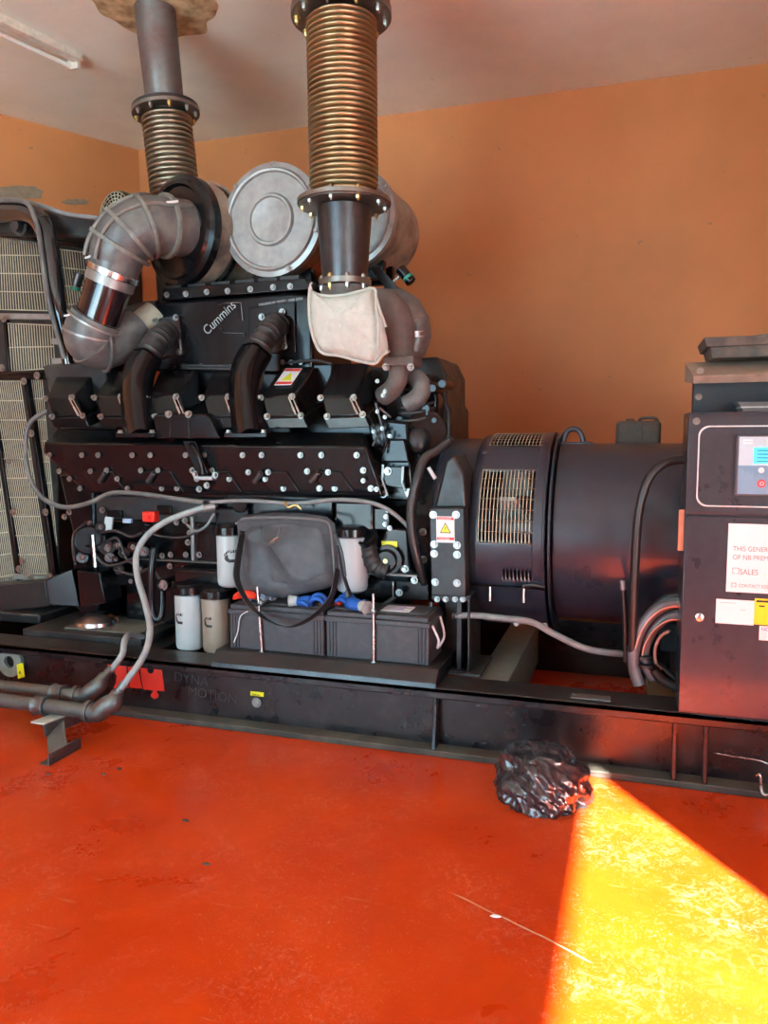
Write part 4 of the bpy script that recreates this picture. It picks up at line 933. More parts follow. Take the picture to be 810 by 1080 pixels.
# lock
lk = at(738, 651, 3.298)
lko = cp(MB().lathe([(0, .017), (.006, .017), (.008, .012)], (lk.x, 3.30, lk.z), (0, -1, 0), 24), 'lock', CHROME, ld_, bevel=0)
# notices
def sheet(name, lab, cat, x0, y0, x1m, y1, m, Y=3.2985, tilt=0):
    a, b = at(x0, y0, Y), at(x0, y1, Y)
    o = finish(MB().box((a.x, Y-.0012, b.z), (x1m, Y+.0012, a.z)), name, m)
    return tag(o, lab, cat)
nx0 = at(769, 553, 3.2985).x
nt1 = sheet('paper_notice', 'large white printed notice about sales taped on the cabinet door', 'notice', 768.5, 552, nx0+.40, 624, PAPER)
tz = lambda y: at(775, y, 3.296).z
text('THIS GENERATOR', 'print', (at(773, 580, 3.296).x, 3.2968, tz(581)), .027, INKG, nt1, sx=.86)
text('OF NB PREMI', 'print', (at(773, 580, 3.296).x, 3.2968, tz(590)), .027, INKG, nt1, sx=.86)
text('SALES', 'print', (at(780, 600, 3.296).x, 3.2968, tz(605.5)), .031, INKG, nt1, sx=.86)
text('CONTACT 0208', 'print', (at(779, 616, 3.296).x, 3.2968, tz(619)), .0185, INKG, nt1, sx=.86)
for (x, y, s_) in ((776, 602, .022), (774, 617, .015)):
    p = at(x, y, 3.2965)
    for (u, v) in (((-1, -1), (1, -1)), ((1, -1), (1, 1)), ((1, 1), (-1, 1)), ((-1, 1), (-1, -1))):
        finish(MB().tube([p+Vector((u[0]*s_/2, 0, u[1]*s_/2)), p+Vector((v[0]*s_/2, 0, v[1]*s_/2))], .0012, n=5), 'tick_box', INKG, nt1)
ss1 = at(796, 632, 3.2985).x
nt2 = sheet('sticker_slip', 'small blank white sticker on the cabinet door below the big notice', 'sticker', 755.5, 631.5, ss1, 657, PAPER)
for (x, y, w_) in ((760, 635, .055), (781, 643, .018)):
    p = at(x, y, 3.296); finish(MB().box((p.x, 3.2966, p.z-.0025), (p.x+w_, 3.2974, p.z)), 'print', mat('faint_ink', (.5, .5, .52), .6), nt2)
nt3 = sheet('sticker_slip', 'small yellow sticker on the cabinet door right of the blank white one', 'sticker', 796.2, 631, ss1+.16, 658.5, YEL)
p = at(798, 633, 3.296); finish(MB().box((p.x, 3.2966, p.z-.008), (p.x+.11, 3.2974, p.z)), 'print', INK, nt3); finish(MB().box((p.x+.01, 3.2966, p.z-.026), (p.x+.03, 3.2974, p.z-.02)), 'print', INK, nt3)
nt4 = sheet('sticker_slip', 'small white sticker with blue print, lowest on the cabinet door', 'sticker', 801, 660, ss1+.15, 675, PAPER)
p = at(803, 661.5, 3.296); text('NOTICE', 'print', (p.x, 3.2968, p.z-.014), .018, BLUEI, nt4)
# tray on the hood
tz0 = ztop+.076
m_ = MB(); tx = at(751, 385, 3.5).x
tr = thing('metal_tray', 'dusty dark tray lying on top of the control cabinet', 'tray', (tx+.3, 3.5, tz0))
hexp = lambda x0, x1, y0, y1, z0, z1, g: [Vector((x0-g, y0-g, z1)), Vector((x1+g, y0-g, z1)), Vector((x1, y0, z0)), Vector((x0, y0, z0)), Vector((x0-g, y1+g, z1)), Vector((x1+g, y1+g, z1)), Vector((x1, y1, z0)), Vector((x0, y1, z0))]
zb = ztop+.045
finish(MB().hexa(hexp(tx, .95, 3.50, 3.80, zb+.032, zb+.078, .012)), 'pan', TRAYM, tr, bevel=.003)
finish(MB().hexa(hexp(tx-.025, .97, 3.48, 3.82, zb+.078, zb+.115, .012)), 'rim', TRAYM, tr, bevel=.003)
finish(MB().hexa([Vector((tx+.14, 3.475, zb+.116)), Vector((.97, 3.475, zb+.165)), Vector((.97, 3.475, zb+.116)), Vector((tx+.14, 3.475, zb+.112)), Vector((tx+.14, 3.8, zb+.116)), Vector((.97, 3.8, zb+.165)), Vector((.97, 3.8, zb+.116)), Vector((tx+.14, 3.8, zb+.112))]), 'folded_lid', TRAYM, tr, bevel=.002)
# notebook on the shelf
nb_ = thing('notebook', 'stack of two closed notebooks on the cabinet shelf', 'book', (.75, 3.40, CZ1))
bx = at(783, 434, 3.33).x
finish(MB().box((bx, 3.34, CZ1), (bx+.25, 3.50, CZ1+.016)), 'page_block', BOOK, nb_, bevel=.002)
finish(MB().box((bx-.005, 3.335, CZ1+.016), (bx+.25, 3.50, CZ1+.022)), 'page_block', PAGES, nb_)
finish(MB().hexa([Vector((bx-.02, 3.34, CZ1+.040)), Vector((bx+.25, 3.33, CZ1+.036)), Vector((bx+.25, 3.33, CZ1+.022)), Vector((bx-.005, 3.33, CZ1+.022)), Vector((bx-.02, 3.5, CZ1+.045)), Vector((bx+.25, 3.5, CZ1+.036)), Vector((bx+.25, 3.5, CZ1+.022)), Vector((bx-.0, 3.5, CZ1+.022))]), 'cover', BOOK, nb_, bevel=.002)

# jerrycan behind the alternator
jx0, jx1 = at(650, 450, 4.3).x, at(697, 450, 4.3).x; jz1 = at(672, 444, 4.3).z
jb = AZ+.435
jc = thing('jerrycan', 'dusty brown plastic can standing on top of the alternator', 'can', ((jx0+jx1)/2, 4.3, jb))
finish(MB().box((jx0, 4.22, jb), (jx1, 4.38, jz1)), 'can_body', WOODD, jc, bevel=.022, seg=3)
xm = (jx0*.42+jx1*.58); finish(MB().box((xm-.004, 4.214, jb+.01), (xm+.004, 4.222, jz1-.015)), 'moulded_rib', WOODD, jc, bevel=.001)
finish(MB().lathe([(0, .024), (.012, .02)], (jx0+.07, 4.3, jz1), (0, 0, 1), 20), 'cap', WOODD, jc); finish(MB().tube([Vector((jx0+.11, 4.3, jz1-.003)), Vector((jx0+.13, 4.3, jz1+.014)), Vector((jx0+.19, 4.3, jz1+.014)), Vector((jx0+.21, 4.3, jz1-.003))], .008), 'handle', WOODD, jc)

# ------------------------------------------------------------------ exhausts
def flange(parent, c, r_, t_, n, name='flange', m=FLG, nut=BOLT, ax=Vector((0, 0, 1)), rb=.017):
    o = finish(MB().lathe([(-t_/2, r_*.6), (-t_/2, r_), (t_/2, r_), (t_/2, r_*.6)], c, ax, 64), name, m, parent, bevel=.002)
    e, f = frame(ax)
    for k in range(n):
        a = 2*PI*(k+.4)/n; p = c+(e*math.cos(a)+f*math.sin(a))*r_*.88
        finish(MB().hexbolt(p+ax*t_/2, ax, rb*1.0, rb*1.3).hexbolt(p-ax*t_/2, -ax, rb, rb*1.8).cyl(p-ax*(t_/2+rb*2.6), p+ax*(t_/2+rb*1.6), rb*.5, n=8), 'flange_bolt', BRASSB if k % 3 == 0 else nut, o)
    return o
def bellows(parent, a, b, r_, n, amp, m):
    a, b = Vector(a), Vector(b); L_ = (b-a).length; prof = [(0, r_-amp)]
    for i in range(n):
        for j in range(8):
            q = j/8; prof.append((L_*(i+q)/n, r_-amp*(1-math.sin(PI*q)**.6)))
    prof.append((L_, r_-amp))
    return finish(MB().lathe(prof, a, b-a, 64), 'bellows', m, parent, ang=80)
YN = 3.75
n0 = at(363, 214, YN); ntop = at(362, 17, YN); nx_ = n0.x
n0 = Vector((nx_, YN, n0.z)); ntop = Vector((nx_-.005, YN, ntop.z))
ne = thing('exhaust_bellows', 'shiny brass-coloured exhaust bellows in front, bolted flanges top and bottom', 'exhaust bellows', n0)
rF = pr(49.5, n0)
bellows(ne, n0+Vector((0, 0, .02)), ntop-Vector((0, 0, .02)), pr(36.5, n0), 33, .024, BELL)
flange(ne, n0, rF, .022, 10, rb=.013); flange(ne, n0-Vector((0, 0, .016)), rF*.97, .006, 0); flange(ne, ntop+Vector((0, 0, .01)), pr(53, ntop), .04, 10, rb=.014)
st = thing('exhaust_pipe', 'dark pipe rising to the ceiling above the front bellows, only its flange edge visible', 'exhaust pipe', ntop+Vector((0, 0, .04)))
finish(MB().cyl(ntop+Vector((0, 0, .036)), Vector((nx_, YN, CEIL)), rF*.68, n=48), 'pipe_wall', PIPES, st); finish(MB().lathe([(0, rF*.6), (0, rF*1.02), (.02, rF*1.02), (.02, rF*.6)], ntop+Vector((0, 0, .036)), (0, 0, 1), 64), 'flange', GUN, st)
z1 = at(363, 299, YN).z
cone = ep(MB().lathe([(0, pr(24, n0)), (.08, pr(25, n0)), (n0.z-z1-.03, pr(29.5, n0))], (nx_, YN, z1), (0, 0, 1), 48), 'exhaust_outlet', GUN, bevel=0)
flange(en, Vector((nx_, YN, z1)), pr(28, n0), .03, 8, name='outlet_flange', rb=.013)
ep(MB().lathe([(-.06, pr(26, n0)), (0, pr(25, n0))], (nx_, YN, z1-.02), (0, 0, 1), 40), 'outlet_neck', CAST, bevel=0)
# rear stack
fc = at(175, 119, 4.35); fb = at(183, 190, 4.35); rf2 = pr(35, fc)
fe = thing('exhaust_bellows', 'old dull steel exhaust bellows behind the black air cleaner', 'exhaust bellows', fb)
ldn = (fb-fc).normalized(); fb2 = fc+ldn*.55
bellows(fe, fc+ldn*.03, fb2, pr(26, fc), 17, .022, BELLD)
flange(fe, fc+ldn*.0, rf2, .022, 10, ax=-ldn, rb=.012)
rs = thing('exhaust_pipe', 'rust-stained steel exhaust stack piercing the ceiling at the left', 'exhaust pipe', fc)
top = atz(163, 12, CEIL)
sd_ = (Vector((tp.x, tp.y, CEIL))-fc)
finish(MB().lathe([(0, pr(19.5, fc)), (sd_.length, pr(21.5, tp))], fc+sd_.normalized()*.016, sd_, 48), 'pipe_wall', PIPES, rs)
finish(MB().lathe([(0, rf2*.55), (0, rf2*.98), (.016, rf2*.98), (.016, rf2*.55)], fc-ldn*.015, -ldn, 60), 'flange', GUN, rs)
ep(MB().cyl(fb2, Vector((fb2.x, fb2.y, 1.9)), .15, .12, n=30), 'exhaust_outlet', BLACKD)
# ------------------------------------------------------------------ air cleaners
def cleaner(c, r_, ln, label, m_body, m_face, kind, Y):
    t = thing('air_cleaner', label, 'air filter housing', (c.x, c.y+ln/2, c.z-r_), 'air cleaner canisters on top of the engine')
    ax = Vector(((.34 if kind == 'ring' else .05), 1, 0)).normalized()
    finish(MB().lathe([(.04, r_*.93), (.05, r_*.97), (ln*.25, r_*.97), (ln*.26, r_*.93), (ln, r_*.93)], c, ax, 64), 'canister', m_body, t)
    if kind == 'face':
        finish(MB().lathe([(0, r_*.02), (-.012, r_*.38), (-.022, r_*.40), (-.022, r_*.44), (-.004, r_*.47), (-.004, r_*.82), (-.018, r_*.84), (-.02, r_*.88), (-.006, r_*.91), (0, r_), (.04, r_), (.04, r_*.9)], c, ax, 72), 'end_cover', m_face, t)
        e, f = frame(ax)
        bolts([c-ax*.01+(e*math.cos(a)+f*math.sin(a))*r_*.95 for a in [2*PI*k/7+.6 for k in range(7)]], -ax, t, .012, .012)
    else:
        finish(MB().lathe([(-.01, r_*.5), (-.01, r_*.78), (-.03, r_*.82), (-.03, r_*.88), (-.012, r_*.91), (0, r_), (.05, r_), (.05, r_*.9)], c, ax, 72, cap=True), 'end_cover', m_face, t)
        finish(MB().lathe([(0, r_*1.015), (.03, r_*1.015)], c+ax*.17, ax, 64), 'clamp_band', CHROME, t)
    m_ = MB().box((c.x-r_*.6, c.y+.12, c.z-r_-.05), (c.x+r_*.6, c.y+.17, c.z-r_*.80)); m_.box((c.x-r_*.6, c.y+ln-.2, c.z-r_-.05), (c.x+r_*.6, c.y+ln-.15, c.z-r_*.80))
    finish(m_, 'saddle', BLACK, t, bevel=.004)
    return t
cA = at(189, 243, 3.95); cleaner(cA, pr(56, cA), .62, 'black air cleaner with a dust-topped can and rubber intake elbow on its face', DUSTB, BLACK, 'ring', 3.95)
cB = at(286, 232, 3.98); cleaner(cB, pr(58.5, cB), .60, 'air cleaner with a round grey end cover facing the room', DUSTB, ALUM, 'face', 3.98)
cC = at(368, 229, 4.35); cleaner(cC, pr(52, cC), .5, 'grey-capped air cleaner mostly hidden behind the front exhaust bellows', DUSTB, ALUM, 'face', 4.3)
# precleaner cage behind the hose
cD = at(122, 230, 4.30); rD = pr(27, cD)
pcn = thing('intake_cage', 'black perforated intake cage behind the rubber intake elbow', 'intake screen', cD-Vector((0, 0, rD)))
finish(MB().lathe([(0, rD*.98), (.02, rD*1.05), (.06, rD*1.05), (.5, rD*1.0)], cD, (.3, 1, 0), 48), 'cage_drum', BLACK, pcn)
g = MB()
axd = Vector((.3, 1, 0)).normalized(); e, f = frame(axd)
for k in range(26):
    a = 2*PI*k/26; g.tube([cD-axd*.006+(e*math.cos(a)+f*math.sin(a))*rD*.6, cD-axd*.006+(e*math.cos(a+.1)+f*math.sin(a+.1))*rD*.98], .004, n=5, sm=1)
for q in (.6, .72, .85, .97): g.tube([cD-axd*.008+(e*math.cos(2*PI*k/30)+f*math.sin(2*PI*k/30))*rD*q for k in range(31)], .003, n=5, sm=1)
finish(g, 'screen', WIRE, pcn)
# intake hose assembly
ih = thing('intake_hose', 'large ribbed rubber intake elbow clamped to a black tube beside the radiator', 'air intake hose', at(90, 380, 3.65))
pA = [at(196, 241, 3.94), at(178, 239, 3.84), at(157, 238, 3.74), at(138, 246, 3.68), at(126, 262, 3.66), at(121, 278, 3.66), at(118, 292, 3.66)]
rH = pr(26.5, at(130, 260, 3.68))
finish(MB().tube(pA, [rH*1.12, rH*1.12, rH*1.13, rH*1.14, rH*1.1, rH*1.0, rH*.95], n=36, sm=10), 'elbow_upper', HOSE_D, ih)
P = catmull(pA, 10)
for i in (12, 22, 31, 39):
    d = (P[i+1]-P[i-1]).normalized()
    finish(MB().lathe([(-.01, rH*1.05), (-.010, rH*1.27), (.010, rH*1.27), (.01, rH*1.05)], P[i], d, 40), 'reinforcing_rib', RIBM, ih)
# lengthwise rib over the outside
rb_ = []
for i in range(3, len(P)-6, 4):
    d = (P[i+1]-P[i-1]).normalized(); s_ = Vector((-.55, -.8, .3)); s_ = (s_-d*s_.dot(d)).normalized(); rb_.append(P[i]+s_*rH*1.17)
finish(MB().tube(rb_, .012, n=8), 'reinforcing_rib', RIBM, ih)
rb_ = []
for i in range(3, len(P)-6, 4):
    d = (P[i+1]-P[i-1]).normalized(); s_ = Vector((.1, -.9, .25)); s_ = (s_-d*s_.dot(d)).normalized(); rb_.append(P[i]+s_*rH*1.17)
finish(MB().tube(rb_, .010, n=8), 'reinforcing_rib', RIBM, ih)
u0 = at(120, 285, 3.66); u1 = at(99, 350, 3.66); dd = (u1-u0).normalized()
finish(MB().lathe([(0, rH*1.03), (.03, rH*1.03)], u0, dd, 40), 'hose_clamp', CHROME, ih); finish(MB().lathe([(0, rH*.96), (.05, rH*.96)], u0+dd*.035, dd, 40), 'hose_clamp', SILV, ih)
finish(MB().cyl(u0, u1+dd*.05, rH*.88, n=40), 'steel_tube', mat('tube_black', (.012, .008, .010), .16, coat=.6), ih)
pB = [at(103, 334, 3.66), at(98, 346, 3.66), at(97, 357, 3.67), at(107, 364, 3.72), at(126, 359, 3.80), at(146, 346, 3.90)]
finish(MB().tube(pB, [rH*1.0, rH*1.06, rH*1.08, rH*1.0, rH*.9, rH*.8], n=36, sm=10), 'elbow_lower', HOSE_D, ih)
P = catmull(pB, 10)
for i in (5, 15, 24, 31):
    d = (P[i+1]-P[i-1]).normalized(); finish(MB().lathe([(-.007, rH*1.0), (-.006, rH*1.13), (.006, rH*1.13), (.007, rH*1.0)], P[i], d, 40), 'reinforcing_rib', SILV if i < 20 else HOSE_D, ih)
finish(MB().tube([at(140, 358, 3.9), at(152, 345, 3.94), at(166, 334, 4.0)], rH*.72, n=28), 'cream_sleeve', CREAMH, ih, label='cream coloured hose end')
finish(MB().tube([at(135, 335, 4.0), at(150, 330, 4.0), at(168, 328, 4.02)], rH*.45, n=24), 'black_sleeve', RUB, ih)
for (a, b) in (((97, 269), (90, 272)), ((78, 330), (68, 333)), ((176, 213), (188, 212))):
    finish(MB().tube([at(a[0], a[1], 3.55), at((a[0]+b[0])/2, (a[1]+b[1])/2+.5, 3.53), at(b[0], b[1], 3.54)], .006, n=6), 'clamp_screw', WLINE, ih)

# ------------------------------------------------------------------ insulation blanket
out = [(327, 303), (331, 309), (345, 312), (362, 311), (380, 307), (394, 304), (397, 315), (401, 328), (407, 345), (411, 370), (404, 374), (396, 383), (380, 381), (358, 375), (340, 372), (332, 360), (327, 340), (326, 320)]
BLK = tag(pillow([at(x, y, 3.52) for x, y in out], .055, 'insulation_blanket', CLOTH, None, amp=.012, fr=7, back=1.2), 'cream cloth insulation blanket wrapped under the front exhaust outlet', 'insulation blanket')
seam = MB().tube([at(396, 306, 3.46), at(397, 325, 3.455), at(399, 345, 3.455), at(399, 365, 3.46), at(396, 381, 3.475)], .006, n=7)
finish(seam, 'seam', CLOTH, BLK)
finish(MB().tube([at(x, y, 3.515) for x, y in out[:9]], .007, n=7), 'seam', CLOTH, BLK)
finish(MB().tube([at(x, y, 3.515) for x, y in out[9:]+out[:1]], .008, n=7), 'seam', CLOTH, BLK)
finish(MB().tube([at(329, 306, 3.5), at(327, 301, 3.5), at(329, 298, 3.5)], .005, n=6), 'tie_end', CLOTH, BLK)

# ------------------------------------------------------------------ radiator and fan guard
YR = 3.95
rd = thing('radiator', 'engine radiator with cream wire guard panels at the left edge', 'radiator', (-3.9, 4.1, SB))
def rp(mb, name, m=BLACKD, parent=None, **k):
    k.setdefault('bevel', .005); return finish(mb, name, m, parent or rd, **k)
rp(MB().prism([at(x, y, 4.15) for x, y in [(-60, 225), (112, 232), (120, 400), (60, 400), (62, 640), (-60, 660)]], (0, .35, 0)), 'radiator_core', mat('core_black', (.02, .018, .016), .6, dust=.2), bevel=.01)
def guard(q, nv, nh, Y, slant=0, wob=0., r_=.0032):
    A, B, C_, D = [at(x, y, Y) for x, y in q]   # TL TR BR BL
    P_ = lambda u, v: (A*(1-u)+B*u)*(1-v)+(D*(1-u)+C_*u)*v
    g = MB()
    for i in range(nv+1):
        u = i/nv; g.tube([P_(u, v/3) for v in range(4)], r_, n=4, sm=1)
    for j in range(nh+1):
        v = j/nh; g.tube([P_(u/3, v)+Vector((0, -.004, 0)) for u in range(4)], r_*1.1, n=4, sm=1)
    o = rp(g, 'guard_panel', WIRE, bevel=0, smooth=False)
    return P_
guard([(-22, 250), (52, 250), (64, 328), (-22, 326)], 30, 4, YR)
guard([(54, 262), (104, 268), (112, 378), (72, 378)], 18, 6, YR+.12)
guard([(6, 341), (55, 343), (58, 388), (10, 392)], 18, 2, YR)
guard([(-12, 402), (21, 402), (51, 605), (23, 605)], 15, 10, YR)
guard([(-34, 402), (-14, 402), (18, 628), (-2, 632)], 10, 10, YR)
guard([(31, 398), (44, 398), (60, 575), (51, 575)], 6, 8, YR+.03)
def barp(a, b, w_, Y, m=BLACK, name='guard_frame', d=.04):
    A, B = at(*a, Y), at(*b, Y); t_ = (B-A).normalized(); s_ = t_.cross(Vector((0, 1, 0))).normalized()*w_/2
    return rp(MB().prism([A+s_, B+s_, B-s_, A-s_], (0, d, 0)), name, m, bevel=.003)
barp((25, 394), (58, 612), .028, YR-.02); barp((-13, 400), (22, 628), .03, YR-.02); barp((-20, 396), (48, 396), .05, YR-.03); barp((-20, 333), (58, 334), .035, YR-.03, SILV)
barp((4, 336), (9, 396), .02, YR-.02); barp((14, 608), (60, 611), .035, YR-.04, MINT); barp((-10, 246), (108, 262), .03, YR-.01); barp((-20, 394), (60, 392), .02, YR-.04)
bolts([at(x, y, YR-.06) for x, y in ((25, 402), (39, 396), (4, 336), (2, 388), (33, 457), (20, 600), (24, 592), (31, 608), (52, 608), (48, 540), (10, 487), (14, 540))], (0, -1, 0), rd, .016, .014)
rp(MB().prism([at(x, y, 3.9) for x, y in [(-40, 213), (20, 216), (108, 232), (108, 252), (-40, 246)]], (0, .55, 0)), 'header_tank', BLACKD, bevel=.02)
rp(MB().tube([at(-30, 226, 3.84), at(8, 224, 3.82), at(32, 226, 3.80), at(46, 240, 3.78), at(53, 268, 3.76), at(60, 310, 3.74), at(66, 345, 3.74), at(72, 384, 3.76)], [pr(11, at(30, 226, 3.8)), pr(11, at(30, 226, 3.8)), pr(9, at(30, 226, 3.8)), pr(6, at(30, 226, 3.8))], n=24, sm=8), 'coolant_pipe', mat('pipe_gloss', (.012, .013, .015), .12, coat=.8), bevel=0)
rp(MB().lathe([(0, .055), (.02, .055)], at(42, 232, 3.78), (.6, 0, -.8), 28), 'pipe_clamp', GUN, bevel=0)
rp(MB().tube([at(-20, 212, 3.78), at(10, 211, 3.76), at(28, 214, 3.74), at(36, 228, 3.72), at(41, 245, 3.70), at(45, 275, 3.69), at(52, 320, 3.68), at(60, 350, 3.68), at(68, 378, 3.70)], .014, sm=8), 'cable', HOSE_D, bevel=0)
rp(MB().tube([at(30, 213, 3.86), at(50, 219, 3.84), at(72, 226, 3.84), at(104, 230, 3.86)], .013), 'cable', CONDUIT, bevel=0)
rp(MB().lathe([(0, .05), (.05, .05), (.05, .035), (.09, .03)], at(27, 242, 3.88), (0, -1, 0), 24), 'filler_cap', GUN, bevel=0)
rp(MB().prism([at(x, y, 3.8) for x, y in [(-40, 620), (48, 612), (52, 640), (-40, 650)]], (0, .5, 0)), 'radiator_foot', BLACKD, bevel=.01)
rp(MB().box((-4.3, 3.75, SB), (at(60, 640, 3.9).x, 4.7, at(20, 640, 3.9).z)), 'radiator_base', BLACKD, bevel=.01)
for y in (357, 378): rp(pbox(54, y, 72, y+5, 3.88, .05), 'bracket_tab', SILV, bevel=.002)

# ------------------------------------------------------------------ pipes, hoses and stand at lower left
YP1, YP2 = 3.12, 2.98
s1 = at(68, 733, YP1); s2 = at(45, 746, YP2)
z1p, z2p = .205, .155
def run(px_pts, Y, z_):
    return [Vector((at(x, y, Y).x, Y, z_)) for x, y in px_pts]
def drain(Y, xl, xt, xe, yline, up, hose, lab1, lab2, rp_):
    a = at(xe, yline[1], Y); zz = a.z; b = Vector((-4.3, Y, zz)); r_ = rp_
    t = thing('drain_pipe', lab1, 'pipe', (at(xt, yline[0], Y).x, Y, zz-r_), 'steel drain pipes in front of the skid')
    finish(MB().cyl(b, a, r_, n=24), 'pipe_length', GALV, t)
    cpt = at(xt, yline[0], Y); finish(MB().lathe([(-.035, r_*1.3), (-.03, r_*1.45), (-.02, r_*1.3), (.02, r_*1.3), (.03, r_*1.45), (.035, r_*1.3)], (cpt.x, Y, zz), (1, 0, 0), 28), 'coupling', GALV, t)
    e0 = a; e1 = at(*up[0], up[0+1] if False else Y+.02) if False else at(up[0], up[1], Y+.03)
    mid = Vector((a.x+.055, Y+.005, zz+.0))
    finish(MB().tube([e0-Vector((.03, 0, 0)), e0+Vector((.02, 0, 0)), mid+Vector((.0, 0, .03)), (mid+e1)/2+Vector((.02, 0, .02)), e1], r_*1.28, n=24, sm=8), 'elbow', GALV, t)
    finish(MB().lathe([(-.012, r_*1.5), (.012, r_*1.5)], e0-Vector((.03, 0, 0)), (1, 0, 0), 28), 'collar', GALV, t)
    h0 = hose[0]; d = (at(*h0)-e1).normalized()
    finish(MB().lathe([(0, r_*.95), (.05, r_*.8), (.052, r_*.62), (.1, r_*.55)], e1-d*.01, d, 20), 'reducer', GALV, t)
    tt = tag(finish(MB().tube([at(*h) for h in hose], .0165, n=16, sm=8), 'rubber_hose', HOSEW), lab2, 'hose', 'pale hoses from the drain pipes')
    return t
drain(YP1, 0, 62, 86, (731, 734), (105, 719), [(111, 712, YP1+.06), (120, 703, 3.22), (129, 690, 3.26), (131, 678, 3.30), (134, 671, 3.36), (140, 669, 3.46), (150, 672, 3.56)], 'steel drain pipe nearer the skid with a short hose on its elbow', 'short pale hose looping over the skid rail', .033)
drain(YP2, 0, 44, 100, (744, 751), (120, 737), [(124, 731, YP2+.04), (135, 716, 3.04), (148, 698, 3.10), (156, 680, 3.16), (158, 660, 3.22), (153, 636, 3.30), (145, 608, 3.38), (144, 585, 3.42), (155, 565, 3.46), (175, 550, 3.50), (200, 540, 3.54), (216, 535, 3.57)], 'steel drain pipe nearest the room resting on the stand', 'long pale hose rising from the drain pipe to the engine side', .036)
ep(MB().cyl(at(214, 536, 3.56), at(226, 534, 3.60), .024, n=12), 'hose_fitting', SILV, bevel=0)
# stand
fz = atz(66, 802, 0); sx = fz.x; sy = fz.y
zt = at(50, 746, YP2).z-.038
stn = thing('pipe_stand', 'small grey angle-iron stand holding up the two drain pipes', 'pipe stand', (sx, sy, 0))
ptop = Vector((at(55, 752, YP2).x, YP2, zt-.012)); ft = atz(70, 795, 0)
ft = Vector((ptop.x+.05, YP2-.0, 0)); 
A = atz(52, 808, 0); B = atz(86, 789, 0)
cf = (A+B)/2; dAB = (B-A).normalized(); nAB = Vector((-dAB.y, dAB.x, 0))
tp1 = at(34, 760, 2.90); tp2 = at(72, 737, 3.12)
m_ = MB(); m_.prism([A, B, B+Vector((0, 0, .006)), A+Vector((0, 0, .006))], nAB*.06); m_.prism([A, B, B+Vector((0, 0, .055)), A+Vector((0, 0, .055))], nAB*.007)
finish(m_, 'foot_angle', GALV, stn, bevel=.002)
pt = Vector((at(60, 755, 3.0).x, 3.0, zt-.008)); pbm = atz(64, 796)+Vector((0, 0, .004))
ww = Vector((.038, .006, 0)); m_ = MB().hexa([pt-ww, pt+ww, pbm+ww, pbm-ww, pt-ww+nAB*.03, pt+ww+nAB*.03, pbm+ww+nAB*.03, pbm-ww+nAB*.03])
finish(m_, 'post', GALV, stn, bevel=.002)
bx0 = Vector((ptop.x-.08, YP2-.12, zt-.008)); 
m_ = MB().hexa([Vector((pt.x-.05, YP2-.10, zt)), Vector((pt.x+.03, YP2-.10, zt)), Vector((pt.x+.03, YP2-.10, zt-.008)), Vector((pt.x-.05, YP2-.10, zt-.008)), Vector((pt.x+.0, YP1+.06, zt)), Vector((pt.x+.08, YP1+.06, zt)), Vector((pt.x+.08, YP1+.06, zt-.008)), Vector((pt.x+.0, YP1+.06, zt-.008))])
finish(m_, 'top_plate', mat('pale_plate', (.55, .54, .46), .5), stn, bevel=.001)
m_ = MB().hexa([Vector((pt.x+.02, YP2-.10, zt-.008)), Vector((pt.x+.028, YP2-.10, zt-.008)), Vector((pt.x+.028, YP2-.09, zt-.07)), Vector((pt.x+.02, YP2-.09, zt-.07)), Vector((pt.x+.072, YP1+.06, zt-.008)), Vector((pt.x+.08, YP1+.06, zt-.008)), Vector((pt.x+.08, YP1+.06, zt-.07)), Vector((pt.x+.072, YP1+.06, zt-.07))])
finish(m_, 'plate_lip', GALV, stn, bevel=.001)

# ------------------------------------------------------------------ laptop bag
BY = 3.46
bag = thing('laptop_bag', 'black nylon laptop bag leaning on the engine above the batteries', 'bag', at(300, 630, 3.5))
out = [(250, 550), (257, 543), (290, 540), (320, 541), (345, 545), (353, 552), (356, 580), (358, 606), (355, 617), (343, 621), (318, 627), (300, 631), (275, 628), (256, 624), (250, 617), (252, 585)]
pillow([at(x, y, BY+.10*(1-(y-540)/90)) for x, y in out], .06, 'bag_body', BAGM, bag, amp=.012, fr=6, seed=3, back=.7, crisp=True, rings=16, sub=0)
pk = [(256, 560), (266, 554), (300, 551), (334, 555), (341, 562), (345, 585), (346, 608), (318, 621), (285, 622), (262, 615), (256, 606), (257, 585)]
pillow([at(x, y, BY-.03+.08*(1-(y-540)/90)) for x, y in pk], .03, 'front_pocket', BAGM, bag, amp=.006, fr=8, seed=9, crisp=True, rings=22, fold=.034, sub=1)
finish(MB().tube([at(x, y, BY-.02) for x, y in [(254, 549), (258, 547), (275, 546), (300, 546), (326, 547), (343, 550), (347, 553), (349, 560), (351, 580), (353, 605)]], .007, n=8), 'zip', mat('zip_grey', (.12, .125, .13), .5), bag)
finish(MB().tube([at(284, 573, BY-.06), at(289, 569.5, BY-.065), at(294, 567, BY-.06)], .006, n=8), 'zip_pull', CHROME, bag)
finish(MB().tube([at(276, 556, BY-.04), at(276, 570, BY-.055), at(283, 575, BY-.06), at(292, 566, BY-.055), at(296, 556, BY-.045)], .008, n=8), 'carry_handle', BAGM, bag)
strap = [(256, 560, 3.42), (251, 590, 3.39), (250, 612, 3.37), (262, 636, 3.34), (280, 653, 3.32), (300, 661, 3.31), (318, 657, 3.31), (336, 645, 3.33), (350, 628, 3.36), (356, 600, 3.40)]
finish(MB().tube([at(*s_) for s_ in strap], .02, rects=(.006, .062), sm=8), 'shoulder_strap', STRAPM, bag)
finish(MB().tube([at(357, 575, 3.44), at(361, 600, 3.42), at(366, 618, 3.42), at(370, 628, 3.43)], .02, rects=(.006, .035), sm=8), 'shoulder_strap', STRAPM, bag)
